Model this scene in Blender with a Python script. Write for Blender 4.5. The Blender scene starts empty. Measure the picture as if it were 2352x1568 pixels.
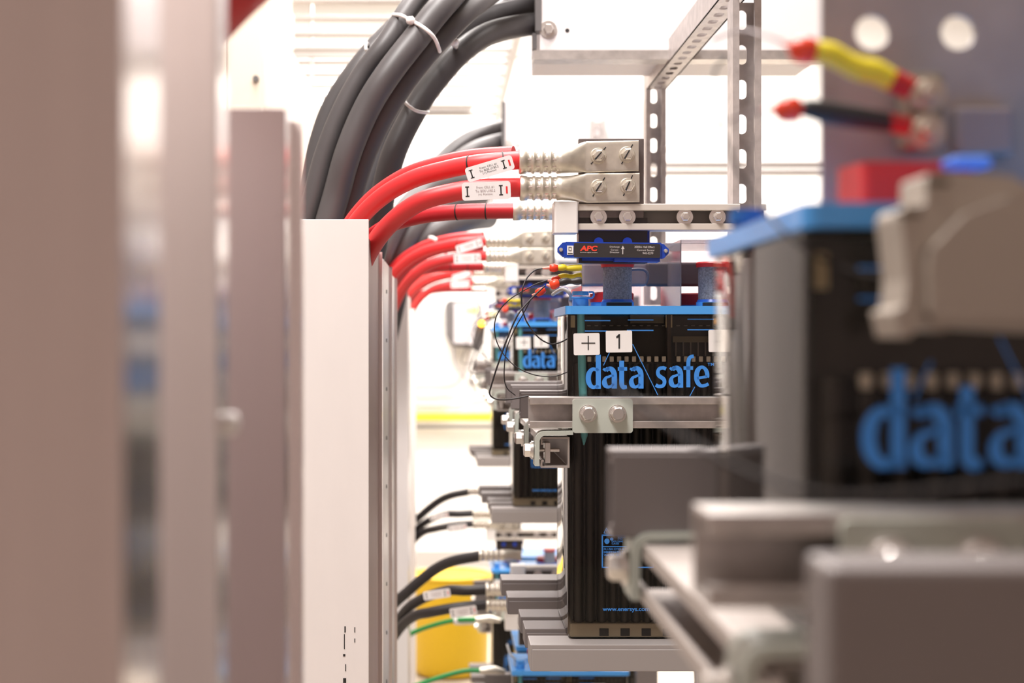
import bpy, math, random
from mathutils import Vector, Matrix
random.seed(7)
C = bpy.context.scene.collection
H = 1.5            # camera height
F = 3400.0         # focal length in px of a 2352 px wide frame
VU, VV = 1020.0, 784.0   # where the aisle's depth axis meets the frame
PI = math.pi

# ------------------------------------------------------------------ camera, world, lights
cam = bpy.data.cameras.new('camera')
cam.lens = F / 2352 * 36
cam.sensor_width = 36
cam.sensor_fit = 'HORIZONTAL'
cam.shift_x = (1176 - VU) / 2352
cam.clip_start = 0.05
cam.dof.use_dof = True
cam.dof.focus_distance = 2.0
cam.dof.aperture_fstop = 5.0
co = bpy.data.objects.new('camera', cam)
C.objects.link(co)
co.location = (0, 0, H)
co.rotation_euler = (PI / 2, 0, 0)
bpy.context.scene.camera = co
sc = bpy.context.scene
sc.view_settings.view_transform = 'Standard'
sc.view_settings.look = 'None'
sc.view_settings.gamma = 1
sc.view_settings.use_curve_mapping = False
sc.view_settings.exposure = -0.6

wd = bpy.data.worlds.new('world')
sc.world = wd
wd.use_nodes = True
wd.node_tree.nodes['Background'].inputs[0].default_value = (1, .93, .87, 1)
wd.node_tree.nodes['Background'].inputs[1].default_value = .6


def area(x, y, z, sx, sy, power, rot=(0, 0, 0), col=(1, .945, .915)):
    l = bpy.data.lights.new('ceiling_light', 'AREA')
    l.shape = 'RECTANGLE'
    l.size = sx
    l.size_y = sy
    l.energy = power
    l.color = col
    o = bpy.data.objects.new('ceiling_light', l)
    o.location = (x, y, z)
    o.rotation_euler = rot
    C.objects.link(o)


for (x, y, p) in ((-.5, .95, 165), (.2, 2.3, 105), (-.4, 4.0, 110), (1.3, 4.2, 120), (.4, 6.2, 140), (-.8, 8.2, 210), (1.2, 8.2, 230), (3.0, 7.5, 170)):
    area(x, y, 3.75, .6, 1.3, p)

# ------------------------------------------------------------------ helpers


def P(u, v, Y):
    return Vector(((u - VU) * Y / F, Y, H + (VV - v) * Y / F))


def px(n, Y=2.0):
    return n * Y / F


class MB:
    def __init__(s):
        s.v = []
        s.f = []
        s.sm = []
        s.M = Matrix.Identity(4)

    def add(s, vs, fs, smooth=False):
        b = len(s.v)
        s.v += [s.M @ Vector(p) for p in vs]
        s.f += [tuple(i + b for i in f) for f in fs]
        s.sm += [smooth] * len(fs)
        return s

    def box(s, x0, x1, y0, y1, z0, z1):
        x0, x1 = min(x0, x1), max(x0, x1)
        y0, y1 = min(y0, y1), max(y0, y1)
        z0, z1 = min(z0, z1), max(z0, z1)
        vs = [(x, y, z) for x in (x0, x1) for y in (y0, y1) for z in (z0, z1)]
        return s.add(vs, [(0, 1, 3, 2), (4, 6, 7, 5), (0, 4, 5, 1), (2, 3, 7, 6), (0, 2, 6, 4), (1, 5, 7, 3)])

    def pbox(s, u0, u1, v0, v1, Y, depth):
        a = P(u0, v0, Y)
        b = P(u1, v1, Y)
        return s.box(a.x, b.x, Y, Y + depth, b.z, a.z)

    def prism(s, pts, axis, a, b, smooth=False):
        n = len(pts)

        def mk(p, t):
            return {'x': (t, p[0], p[1]), 'y': (p[0], t, p[1]), 'z': (p[0], p[1], t)}[axis]
        vs = [mk(p, a) for p in pts] + [mk(p, b) for p in pts]
        fs = [(i, (i + 1) % n, n + (i + 1) % n, n + i) for i in range(n)]
        s.add(vs, fs, smooth)
        s.add(vs[:n], [tuple(range(n))])
        s.add(vs[n:], [tuple(range(n))[::-1]])
        return s

    def loft(s, rings, smooth=True, caps=True):
        n = len(rings[0])
        vs = [p for r in rings for p in r]
        fs = []
        for k in range(len(rings) - 1):
            for i in range(n):
                fs.append((k * n + i, k * n + (i + 1) % n, (k + 1) * n + (i + 1) % n, (k + 1) * n + i))
        s.add(vs, fs, smooth)
        if caps:
            s.add(rings[0], [tuple(range(n))[::-1]])
            s.add(rings[-1], [tuple(range(n))])
        return s

    def cyl(s, p0, p1, r, r2=None, n=24, smooth=True):
        return s.tube([p0, p1], [r, r if r2 is None else r2], n, smooth)

    def tube(s, pts, r, n=14, smooth=True, caps=True):
        pts = [Vector(p) for p in pts]
        rs = r if isinstance(r, (list, tuple)) else [r] * len(pts)
        rings = []
        d0 = (pts[1] - pts[0]).normalized()
        up = Vector((0, 0, 1)) if abs(d0.z) < .9 else Vector((0, 1, 0))
        a = d0.cross(up).normalized()
        for i, p in enumerate(pts):
            d = (pts[min(i + 1, len(pts) - 1)] - pts[max(i - 1, 0)])
            d = d.normalized() if d.length > 1e-9 else d0
            a = (a - d * a.dot(d)).normalized()
            b = d.cross(a)
            rings.append([p + (a * math.cos(2 * PI * k / n) + b * math.sin(2 * PI * k / n)) * rs[i] for k in range(n)])
        return s.loft(rings, smooth, caps)

    def hexhead(s, c, axis, r, h):
        axis = Vector(axis).normalized()
        c = Vector(c)
        s.cyl(c, c + axis * h * .8, r, n=6, smooth=False)
        s.cyl(c + axis * h * .8, c + axis * h, r * .98, r * .8, n=6, smooth=False)

    def build(s, name, mat, parent=None, anchor=None, bevel=0, seg=2):
        """ONE mesh object; its origin at `anchor` (top-level) or at its parent's origin"""
        if parent is not None:
            o0 = Vector(parent['_o'])
        else:
            if anchor is None:
                xs = [p.x for p in s.v]
                ys = [p.y for p in s.v]
                zs = [p.z for p in s.v]
                anchor = ((min(xs) + max(xs)) / 2, (min(ys) + max(ys)) / 2, min(zs))
            o0 = Vector(anchor)
        me = bpy.data.meshes.new(name)
        me.from_pydata([tuple(p - o0) for p in s.v], [], s.f)
        me.materials.append(mat)
        me.polygons.foreach_set('use_smooth', s.sm)
        me.update()
        o = bpy.data.objects.new(name, me)
        C.objects.link(o)
        if parent is not None:
            o.parent = parent
            o['_o'] = tuple(o0)
        else:
            o.location = o0
            o['_o'] = tuple(o0)
        if bevel:
            m = o.modifiers.new('bevel', 'BEVEL')
            m.width = bevel
            m.segments = seg
            m.limit_method = 'ANGLE'
            m.angle_limit = .6
        return o


def tag(o, label, cat, group=None):
    o['label'] = label
    o['category'] = cat
    if group:
        o['group'] = group
    return o


def thing(name, loc, label, cat, group=None):
    o = bpy.data.objects.new(name, None)
    o.empty_display_size = .02
    C.objects.link(o)
    o.location = loc
    o['_o'] = tuple(loc)
    return tag(o, label, cat, group)


def struct(o):
    o['kind'] = 'structure'
    return o


def dup(o, off, label, group=None):
    def rec(s, par):
        c = s.copy()
        C.objects.link(c)
        if par is not None:
            c.parent = par
        for ch in kids.get(s, []):
            rec(ch, c)
        return c
    kids = {}
    for x in [o] + list(o.children_recursive):
        for ch in x.children:
            kids.setdefault(x, []).append(ch)
    r = rec(o, None)
    r.location = o.location + Vector(off)
    r['label'] = label
    if group:
        r['group'] = group
    return r


def smoothpath(pts, n=8):
    pts = [Vector(p) for p in pts]
    if len(pts) < 3:
        return pts
    q = [pts[0] * 2 - pts[1]] + pts + [pts[-1] * 2 - pts[-2]]
    out = []
    for i in range(1, len(q) - 2):
        a, b, c, d = q[i - 1:i + 3]
        for k in range(n):
            t = k / n
            out.append(.5 * ((2 * b) + (c - a) * t + (2 * a - 5 * b + 4 * c - d) * t * t + (3 * b - a - 3 * c + d) * t ** 3))
    out.append(pts[-1])
    return out


def ppath(pts, n=8):
    return smoothpath([P(*p) for p in pts], n)


_tc = {}


def text_geo(s, bold=0.0, shear=0.0):
    k = (s, bold, shear)
    if k in _tc:
        return _tc[k]
    cu = bpy.data.curves.new('t', 'FONT')
    cu.body = s
    cu.offset = bold
    cu.shear = shear
    cu.resolution_u = 4
    ob = bpy.data.objects.new('t', cu)
    C.objects.link(ob)
    dg = bpy.context.evaluated_depsgraph_get()
    dg.update()
    me = bpy.data.meshes.new_from_object(ob.evaluated_get(dg))
    vs = [(v.co.x, v.co.y) for v in me.vertices]
    fs = [tuple(p.vertices) for p in me.polygons]
    bpy.data.objects.remove(ob)
    bpy.data.curves.remove(cu)
    bpy.data.meshes.remove(me)
    _tc[k] = (vs, fs)
    return vs, fs


def text(mb, s, u0, u1, v0, v1, Y, bold=0.0, rot=0.0, pivot=None, shear=0.0):
    vs, fs = text_geo(s, bold, shear)
    xs = [p[0] for p in vs]
    ys = [p[1] for p in vs]
    ax, bx, ay, by = min(xs), max(xs), min(ys), max(ys)
    cu, cv = pivot or ((u0 + u1) / 2, (v0 + v1) / 2)
    out = []
    for (x, y) in vs:
        u = u0 + (x - ax) / (bx - ax) * (u1 - u0)
        v = v1 - (y - ay) / (by - ay) * (v1 - v0)
        du, dv = u - cu, v - cv
        c, sn = math.cos(rot), math.sin(rot)
        out.append(P(cu + du * c - dv * sn, cv + du * sn + dv * c, Y))
    mb.add(out, fs)


def rrect(x0, x1, z0, z1, r, n=5):
    pts = []
    for (cx, cz, a0) in ((x1 - r, z1 - r, 0), (x0 + r, z1 - r, PI / 2), (x0 + r, z0 + r, PI), (x1 - r, z0 + r, 1.5 * PI)):
        for k in range(n + 1):
            a = a0 + PI / 2 * k / n
            pts.append((cx + r * math.cos(a), cz + r * math.sin(a)))
    return pts


def prr(mb, u0, u1, v0, v1, Y, depth, r, rot=0.0):
    """rounded plate facing -Y given by its pixel rectangle; rot in the picture plane"""
    pts = rrect(u0, u1, v0, v1, r)
    cu, cv = (u0 + u1) / 2, (v0 + v1) / 2
    c, s = math.cos(rot), math.sin(rot)
    q = []
    for (u, v) in pts:
        du, dv = u - cu, v - cv
        w = P(cu + du * c - dv * s, cv + du * s + dv * c, Y)
        q.append((w.x, w.z))
    mb.prism(q, 'y', Y, Y + depth)


# ------------------------------------------------------------------ materials
_m = {}


def mat(name, col, rough=.5, metal=0.0, noise=0.0, nscale=40, stretch=(1, 1, 1), bump=0.0, emit=0, spec=.5, coat=0):
    if name in _m:
        return _m[name]
    m = bpy.data.materials.new(name)
    m.use_nodes = True
    nt = m.node_tree
    b = nt.nodes['Principled BSDF']
    b.inputs['Base Color'].default_value = (*col, 1)
    b.inputs['Roughness'].default_value = rough
    b.inputs['Metallic'].default_value = metal
    b.inputs['Specular IOR Level'].default_value = spec
    b.inputs['Coat Weight'].default_value = coat
    if emit:
        b.inputs['Emission Color'].default_value = (*col, 1)
        b.inputs['Emission Strength'].default_value = emit
    if noise or bump:
        tc = nt.nodes.new('ShaderNodeTexCoord')
        mp = nt.nodes.new('ShaderNodeMapping')
        mp.inputs['Scale'].default_value = stretch
        nz = nt.nodes.new('ShaderNodeTexNoise')
        nz.inputs['Scale'].default_value = nscale
        nz.inputs['Detail'].default_value = 4
        nt.links.new(tc.outputs['Object'], mp.inputs[0])
        nt.links.new(mp.outputs[0], nz.inputs['Vector'])
        if noise:
            r = nt.nodes.new('ShaderNodeMapRange')
            r.inputs[1].default_value = .25
            r.inputs[2].default_value = .75
            r.inputs[3].default_value = 1 - noise
            r.inputs[4].default_value = 1 + noise * .6
            mx = nt.nodes.new('ShaderNodeMix')
            mx.data_type = 'RGBA'
            mx.blend_type = 'MULTIPLY'
            mx.inputs[0].default_value = 1
            mx.inputs[6].default_value = (*col, 1)
            nt.links.new(nz.outputs['Fac'], r.inputs[0])
            nt.links.new(r.outputs[0], mx.inputs[7])
            nt.links.new(mx.outputs[2], b.inputs['Base Color'])
        if bump:
            bp = nt.nodes.new('ShaderNodeBump')
            bp.inputs['Strength'].default_value = bump
            bp.inputs['Distance'].default_value = .002
            nt.links.new(nz.outputs['Fac'], bp.inputs['Height'])
            nt.links.new(bp.outputs[0], b.inputs['Normal'])
    _m[name] = m
    return m


def clear(name, ior, tint, rough=.02, bump=0.0, haze=0.0):
    m = bpy.data.materials.new(name)
    m.use_nodes = True
    nt = m.node_tree
    nt.nodes.clear()
    out = nt.nodes.new('ShaderNodeOutputMaterial')
    tr = nt.nodes.new('ShaderNodeBsdfTransparent')
    tr.inputs[0].default_value = (*tint, 1)
    gl = nt.nodes.new('ShaderNodeBsdfGlossy')
    gl.inputs['Roughness'].default_value = rough
    fr = nt.nodes.new('ShaderNodeFresnel')
    fr.inputs[0].default_value = ior
    mx = nt.nodes.new('ShaderNodeMixShader')
    nt.links.new(fr.outputs[0], mx.inputs[0])
    nt.links.new(tr.outputs[0], mx.inputs[1])
    nt.links.new(gl.outputs[0], mx.inputs[2])
    last = mx
    if haze:
        df = nt.nodes.new('ShaderNodeBsdfDiffuse')
        df.inputs[0].default_value = (.8, .77, .78, 1)
        m2 = nt.nodes.new('ShaderNodeMixShader')
        m2.inputs[0].default_value = haze
        nt.links.new(mx.outputs[0], m2.inputs[1])
        nt.links.new(df.outputs[0], m2.inputs[2])
        last = m2
    if bump:
        tc = nt.nodes.new('ShaderNodeTexCoord')
        mp = nt.nodes.new('ShaderNodeMapping')
        mp.inputs['Scale'].default_value = (1, 1, .08)
        nz = nt.nodes.new('ShaderNodeTexNoise')
        nz.inputs['Scale'].default_value = 30
        bp = nt.nodes.new('ShaderNodeBump')
        bp.inputs['Strength'].default_value = bump
        bp.inputs['Distance'].default_value = .002
        nt.links.new(tc.outputs['Object'], mp.inputs[0])
        nt.links.new(mp.outputs[0], nz.inputs['Vector'])
        nt.links.new(nz.outputs['Fac'], bp.inputs['Height'])
        nt.links.new(bp.outputs[0], gl.inputs['Normal'])
        nt.links.new(bp.outputs[0], fr.inputs['Normal'])
    nt.links.new(last.outputs[0], out.inputs[0])
    return m


GALV = mat('galvanised_steel', (.62, .58, .55), .38, .85, .18, 60)
GALVD = mat('dull_galvanised_steel', (.62, .57, .55), .45, .6, .2, 50)
ZINC = mat('zinc_bolt', (.80, .76, .72), .3, .9)
ALU = mat('brushed_aluminium', (.74, .70, .69), .34, .85, .05, 30, (1, 1, .03))
ALUW = mat('pale_aluminium_panel', (.92, .87, .85), .6, .1, .035, 18, (1, 1, .25))
ALUS = mat('smooth_aluminium_edge', (.80, .75, .74), .16, .95)
ALUD = mat('brown_reflection_metal', (.66, .575, .55), .42, .6, .08, 30, (1, 1, .03))  # dark red reflections put into the brown base colour
PLATEG = mat('grey_green_plate', (.50, .535, .48), .45, .1)
RAILG = mat('grey_painted_rail', (.20, .175, .17), .5, .1)
RAILL = mat('light_grey_painted_rail', (.38, .35, .34), .45, .2)
BEIGE = mat('beige_channel', (.66, .60, .54), .5)
DUCT = mat('pale_duct_paint', (.84, .79, .78), .5, .0)
TIN = mat('tinned_copper', (.74, .69, .60), .40, .8, .12, 90, bump=.15)
TINB = mat('tin_crimp_band', (.86, .74, .72), .22, .9)
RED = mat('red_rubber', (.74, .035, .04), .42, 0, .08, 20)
BLK = mat('black_rubber', (.085, .078, .080), .45, 0, .25, 14, (1, 1, .3))
BLKC = mat('black_cable_sheath', (.022, .018, .019), .45)
WHT = mat('white_plastic', (.88, .85, .83), .4)
TAGM = mat('white_tag', (.86, .82, .82), .5)
INK = mat('black_ink', (.02, .018, .018), .6)
INKG = mat('grey_ink', (.35, .26, .26), .6)
BLUEL = mat('light_blue_plastic', (.08, .36, .85), .3)
BLUED = mat('royal_blue_plastic', (.010, .055, .42), .35)
BLUEI = mat('blue_print', (.045, .25, .72), .5)
REDP = mat('red_plastic', (.78, .03, .03), .35)
ORG = mat('red_crimp_connector', (.85, .06, .02), .35)
PINKW = mat('pink_wire_boot', (.80, .30, .24), .4)
YEL = mat('yellow_plastic', (.80, .66, .03), .4)
YELB = mat('yellow_bin_plastic', (.72, .47, .008), .45)
CYAN = mat('cyan_tube', (.22, .80, .95), .4)
PLATE = mat('dark_battery_plates', (.010, .0085, .008), .45, 0, .3, 60, (1, 1, .04))
DARKW = mat('brown_dark_separator', (.03, .014, .006), .5)
CREAMF = mat('cream_jar_foot', (.46, .41, .30), .4)
OLIVE = mat('olive_gleam', (.42, .36, .22), .35)
WHTSQ = mat('white_separator_tab', (.88, .85, .76), .5)
SPECK = mat('speckled_grey_ceramic', (.30, .29, .295), .8, 0, .5, 420)
LABK = mat('black_label', (.035, .030, .030), .4)
PRED = mat('red_print', (.85, .06, .03), .5)
PWHT = mat('pale_print', (.62, .58, .57), .5)
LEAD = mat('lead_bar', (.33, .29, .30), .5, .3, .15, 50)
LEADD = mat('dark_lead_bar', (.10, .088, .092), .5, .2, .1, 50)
GREEN = mat('green_wire', (.02, .30, .07), .4)
CREAM = mat('cream_cabinet_paint', (.80, .69, .57), .5)
WALL = mat('white_wall_paint', (.90, .88, .85), .8, 0, .02, 8)
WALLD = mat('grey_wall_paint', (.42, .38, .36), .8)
FLOOR = mat('pale_floor_tile', (.50, .44, .36), .4, 0, .05, 6)
CEIL = mat('white_ceiling_paint', (.88, .86, .83), .9)
GBOX = mat('grey_beige_moulded_plastic', (.40, .35, .30), .55, 0, .05, 12)
STEELD = mat('dark_mottled_steel_plate', (.42, .38, .375), .5, .3, .45, 9)
DGREY = mat('dark_grey_plastic', (.13, .12, .12), .5)
LGREY = mat('light_grey_plastic', (.50, .47, .48), .4)
LED = mat('amber_led', (1.0, .42, .03), .3, emit=9)
LCD = mat('green_screen', (.55, .95, .65), .3, emit=.7)
LEDY = mat('yellow_led', (.95, .9, .1), .3, emit=2)
JAR = clear('clear_jar', 1.37, (.93, .90, .84), .03, .25)
ACR = clear('clear_acrylic', 1.45, (.90, .86, .88), .04, 0, .16)

# ------------------------------------------------------------------ room
m = MB().box(-3, 4.2, -1.6, 10.1, -.1, 0)
struct(m.build('floor', FLOOR))
m = MB().box(-3, 4.2, -1.6, 10.1, 3.9, 4.0)
struct(m.build('ceiling', CEIL))
m = MB().box(-3, 4.2, 9.9, 10.0, 0, 3.9)
struct(m.build('wall_back', WALL))
m = MB().box(-3.1, -3, -1.6, 10.1, 0, 3.9)
struct(m.build('wall_left', WALLD))
m = MB().box(4.2, 4.3, -1.6, 10.1, 0, 3.9)
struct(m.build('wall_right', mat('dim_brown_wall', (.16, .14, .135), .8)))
m = MB().box(-3, 4.2, -1.7, -1.6, 0, 3.9)
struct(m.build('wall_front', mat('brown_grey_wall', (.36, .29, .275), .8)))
m = MB().box(-3, 4.2, 9.88, 9.9, 0, .1)
struct(m.build('baseboard_back', mat('grey_baseboard', (.5, .47, .44), .5)))

# ------------------------------------------------------------------ strut profiles
W = .041


def strut_profile(w=W, d=W, t=.0028, lip=.0095, curl=.007):
    h = w / 2
    a = h - lip
    b = a + t * .9
    return [(-h, 0), (-h, d), (h, d), (h, 0), (a, 0), (a, curl), (b, curl), (b, t), (h - t, t), (h - t, d - t),
            (-h + t, d - t), (-h + t, t), (-b, t), (-b, curl), (-a, curl), (-a, 0)]


def half_profile(s, w=W, d=W, t=.0028, lip=.0095, curl=.007):
    h = w / 2
    a = h - lip
    b = a + t * .9
    return [(s * x, y) for (x, y) in [(h, 0), (h, d), (h - t, d), (h - t, t), (b, t), (b, curl), (a, curl), (a, 0)]]


def slotted(mb, w, length, pitch, sw, sl, y0, y1, start=.5):
    """plate in local x (width) / z (length) between depths y0,y1 with stadium slots"""
    n = int(length / pitch)
    K = 32
    for k in range(n):
        za, zb = k * pitch, (k + 1) * pitch
        zc = (za + zb) / 2
        hw, hl = w / 2, pitch / 2
        angs = sorted(set([round(2 * PI * i / K, 6) for i in range(K)] + [round(a % (2 * PI), 6) for a in (math.atan2(hl, hw), math.atan2(hl, -hw), math.atan2(-hl, hw), math.atan2(-hl, -hw))]))
        inn, out = [], []
        for a in angs:
            c, s = math.cos(a), math.sin(a)
            to = min(hw / abs(c) if abs(c) > 1e-6 else 9, hl / abs(s) if abs(s) > 1e-6 else 9)
            out.append((to * c, zc + to * s))
            r = sw / 2
            e = sl / 2 - r
            if abs(c) > 1e-6 and abs(r / abs(c) * s) <= e:
                ti = r / abs(c)
            else:
                q = e * abs(s)
                ti = q + math.sqrt(max(q * q - e * e + r * r, 0))
            inn.append((ti * c, zc + ti * s))
        m_ = len(angs)
        vs = [(x, y0, z) for x, z in out] + [(x, y0, z) for x, z in inn] + [(x, y1, z) for x, z in out] + [(x, y1, z) for x, z in inn]
        fs = []
        for i in range(m_):
            j = (i + 1) % m_
            fs += [(i, j, m_ + j, m_ + i), (2 * m_ + i, 3 * m_ + i, 3 * m_ + j, 2 * m_ + j), (m_ + i, m_ + j, 3 * m_ + j, 3 * m_ + i)]
        mb.add(vs, fs)
    return n * pitch


def slotted_strut(mb, length, zoff=0):
    n = int(length / .0508)
    L = n * .0508
    slotted(mb, W, L, .0508, .0145, .0290, W - .0028, W)
    for s in (-1, 1):
        mb.prism(half_profile(s), 'z', 0, L)


# ------------------------------------------------------------------ left row of metal uprights
def upright(u1, Y, ztop, xl, depth, face, side, label, holes=False, lip=True, top=None):
    xr = (u1 - VU) * Y / F
    root = thing('metal_upright', (xr - .05, Y + .02, 0), label, 'metal post', 'uprights along the left of the aisle')
    z = H + ztop
    m = MB().box(xl, xr, Y, Y + .003, 0, z)
    m.build('front_panel', face, root, bevel=.0008)
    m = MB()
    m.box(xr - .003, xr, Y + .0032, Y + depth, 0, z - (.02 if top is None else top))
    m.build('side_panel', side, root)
    if lip:
        m = MB()
        m.box(xr - .003, xr + .0055, Y + depth, Y + depth + .004, 0, z - (.02 if top is None else top))
        m.build('edge_flange', ALUS, root)
    if holes:
        m = MB()
        for k in range(14):
            zz = z - .05 - k * .085
            m.cyl((xr, Y + depth * .5, zz), (xr + .0012, Y + depth * .5, zz), .0035, n=10)
        m.build('bolt_hole', INK, root)
    return root


upright(283, .47, .30, -.42, .06, ALUD, ALUS, 'dull brown brushed metal upright, nearest and most blurred of the row', lip=False)
upright(500, .665, .22, -.35, .028, ALU, ALUS, 'broad pale grey metal upright standing just behind the nearest brown one', lip=False)
upright(655, .948, .1495, -.36, .06, mat('mauve_reflection_metal', (.52, .43, .43), .36, .75, .06, 24, (1, 1, .05)), ALUS, 'mauve brown metal upright with a flat top, blurred, below the cream cabinet', lip=True, top=0)  # mauve base colour stands in for dark red things mirrored in the metal
l3 = upright(847, 2.0, .165, -.36, .30, ALUW, mat('red_reflection_metal', (.30, .20, .18), .45, .3, .06, 30, (1, 1, .03)), 'pale sharply focused metal upright in front of the red and black cables', top=.026)  # side panel colour carries the red cables' reflection
m = MB()
for (a, b, c, d) in ((791, 794, 1438, 1452), (790, 792, 1456, 1490), (788, 793, 1502, 1507), (793, 795, 1525, 1541), (788, 795, 1557, 1568), (814, 816, 1440, 1452), (814, 816, 1466, 1475), (851, 852, 1490, 1510)):
    if b < 848:
        m.pbox(a, b, c, d, 1.9995, .0006)
m.build('scuff_mark', INK, l3)
m = MB()
m.prism(rrect(-.16 * 1.85 * 0 - .0995 - .0, -.0875, H - .02, H + .0, .003), 'y', .9, .9)
upright(880, 2.45, .137, -.36, .27, ALUW, ALU, 'narrow pale upright with small bolt holes, behind the sharp panel', holes=True, top=0)
upright(893.5, 2.74, .130, -.36, .30, ALU, ALU, 'slim grey upright squeezed between the holed upright and a pale panel', top=0)
upright(937, 4.18, .15, -.50, .30, ALUW, ALU, 'distant pale upright with a flat top under the far red cables', lip=False)
upright(953, 5.18, .113, -.50, .24, ALUW, ALU, 'farthest pale upright of the row, beside the white wall', lip=False)
# white zip tie head poking out beside the second upright
m = MB()
c = P(527, 972, .69)
m.loft([[(c.x + dx, c.y + r * math.cos(a), c.z + r * math.sin(a)) for a in [2 * PI * k / 10 for k in range(10)]] for dx, r in ((-.012, .002), (-.005, .0035), (0, .0058), (.003, .0052), (.0045, .002))])
tag(m.build('cable_tie', WHT), 'small white cable tie head poking out beside the mauve upright', 'cable tie')

# ------------------------------------------------------------------ battery cell (built once at station one)


def make_cell(u0, u1, Y, depth, label, lettered=True):
    a = P(u0, 722, Y)
    b = P(u1, 1468, Y)
    root = thing('battery_cell', ((a.x + b.x) / 2, Y + depth / 2, b.z), label, 'battery', 'clear battery cells on the racks')
    x0, x1, zb, zt = a.x, b.x, b.z, a.z
    r = .008
    rings = []
    for (z, ins) in ((zb, .004), (zb + .003, .001), (zb + .008, 0), (zt, 0)):
        rings.append([(x, y, z) for x, y in rrect(x0 + ins, x1 - ins, Y + ins, Y + depth - ins, r, 4)])
    m = MB().loft(rings)
    m.build('jar', JAR, root)
    # plate pack
    m = MB()
    m.box(x0 + .007, x1 - .006, Y + .020, Y + depth - .008, zb + .022, zt - .002)
    n = 17
    w = (x1 - x0 - .016) / n
    for k in range(n):
        xa = x0 + .008 + k * w
        m.loft([[(xa + w / 2 + w * .42 * math.cos(t), Y + .016 + .008 * math.sin(t), z) for t in [2 * PI * i / 10 for i in range(10)]] for z in (zb + .0215, H - (905 - VV) * Y / F * 1 if False else H - .030)])
    m.build('plate_pack', PLATE, root)
    m = MB()
    m.box(x0 + .003, x1 - .003, Y + .004, Y + depth - .006, zb + .002, zb + .021)
    f = m.build('jar_foot', CREAMF, root, bevel=.002)
    m = MB()
    for k in range(8):
        ua = u0 + 72 + k * 48.5
        if ua + 20 < u1 - 10:
            m.pbox(ua, ua + 21, 1443, 1460, Y + .0028, .001)
    m.build('foot_slot', INK, f)
    if lettered:
        m = MB()
        for ua in [1349 + 17.15 * k for k in range(11)] + [1554 + 17.2 * k for k in range(12)]:
            m.pbox(ua, ua + 9.5, 818, 831, Y + .0075, .004)
        m.build('separator_tab', WHTSQ, root, bevel=.001)
        m = MB()
        for ua in [1349 + 17.15 * k for k in range(11)] + [1554 + 17.2 * k for k in range(12)]:
            m.pbox(ua, ua + 8, 746, 749, Y + .0100, .004)
        for k in range(7):
            m.pbox(1551 + 17 * k, 1554 + 17 * k, 786, 818, Y + .0105, .003)
        m.build('plate_lug', mat('dim_grey_lug', (.12, .11, .10), .5), root)
        m = MB()
        m.box(P(1548, 0, Y).x, P(1650, 0, Y).x, Y + .009, Y + .014, P(0, 786, Y).z, P(0, 772, Y).z)
        m.pbox(1448, 1525, 723, 742, Y + .012, .004)
        m.pbox(1310, 1319, 724, 750, Y + .003, .004)
        m.pbox(1528.5, 1530.5, 723, 752, Y + .004, .004)
        m.pbox(1541, 1544.5, 723, 752, Y + .004, .004)
        m.build('cell_strap', mat('olive_strap', (.10, .085, .05), .35), root)
        m = MB()
        m.pbox(1311, 1321, 724, 752, Y + .0025, .003)
        m.pbox(1529, 1531.5, 723, 752, Y + .0025, .003)
        m.pbox(1541, 1544, 723, 752, Y + .0025, .003)
        m.build('painted_corner_gleam', OLIVE, root)  # gleam at the corners and divider, painted as paler olive strips
        m = MB()
        m.pbox(1533, 1541, 723, 1432, Y + .004, .006)
        m.build('divider', DARKW, root)
        m = MB()
        m.tube([P(1334, 722, Y + .0068), P(1337, 840, Y + .0068), P(1341, 960, Y + .0068), P(1342, 1000, Y + .0068), P(1341, 1022, Y + .0068)], [px(8.5), px(9.5), px(10), px(8), px(1.5)], 16)
        m.build('dip_tube', CYAN, root)
        # printing
        m = MB()
        Yp = Y - .0008
        for (p, q, v) in ((1343, 1402, 736), (1442, 1501, 734.5), (1579, 1640, 733), (1343, 1395, 760), (1440, 1501, 758.5), (1579, 1640, 757)):
            MB().pbox(p, q, v - 1.3, v + 1.3, Yp, .0003).build('level_line', BLUEI, root)

        def seg(u0, v0, u1, v1, w=1.0):
            d = math.hypot(u1 - u0, v1 - v0)
            nx, nv = -(v1 - v0) / d * w, (u1 - u0) / d * w
            m.add([P(u0 + nx, v0 + nv, Yp), P(u1 + nx, v1 + nv, Yp), P(u1 - nx, v1 - nv, Yp), P(u0 - nx, v0 - nv, Yp)], [(0, 1, 2, 3)])
        seg(1400, 809, 1386, 839, .8)
        seg(1453, 790, 1511, 907, .9)
        seg(1596, 888, 1584, 910, .9)
        for (ch, a0, a1, t, bt) in DS:
            glyph(m, ch, a0, a1, t, bt, Yp)
        text(m, 'TM', 1625, 1640, 833, 840, Yp, .012)
        m.build('word_print', BLUEI, root)
        m = MB()
        for k in range(24):
            a1, a2 = 2 * PI * k / 24, 2 * PI * (k + 1) / 24
            seg(1424 + 22 * math.cos(a1), 1135 + 12 * math.sin(a1), 1424 + 22 * math.cos(a2), 1135 + 12 * math.sin(a2), .8)
        text(m, 'ISO', 1412, 1436, 1127, 1140, Yp, .02, shear=.2)
        seg(1401, 1148, 1432, 1140, 1.2)
        m.build('oval_mark', BLUEI, root)
        m = MB()
        seg(1387, 1224, 1393, 1212, .7)
        seg(1393, 1212, 1400, 1224, .7)
        seg(1400, 1224, 1387, 1224, .7)
        seg(1393.5, 1216, 1393.5, 1221, .7)
        text(m, 'DANGER', 1404, 1470, 1212, 1225, Yp, .025)
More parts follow.
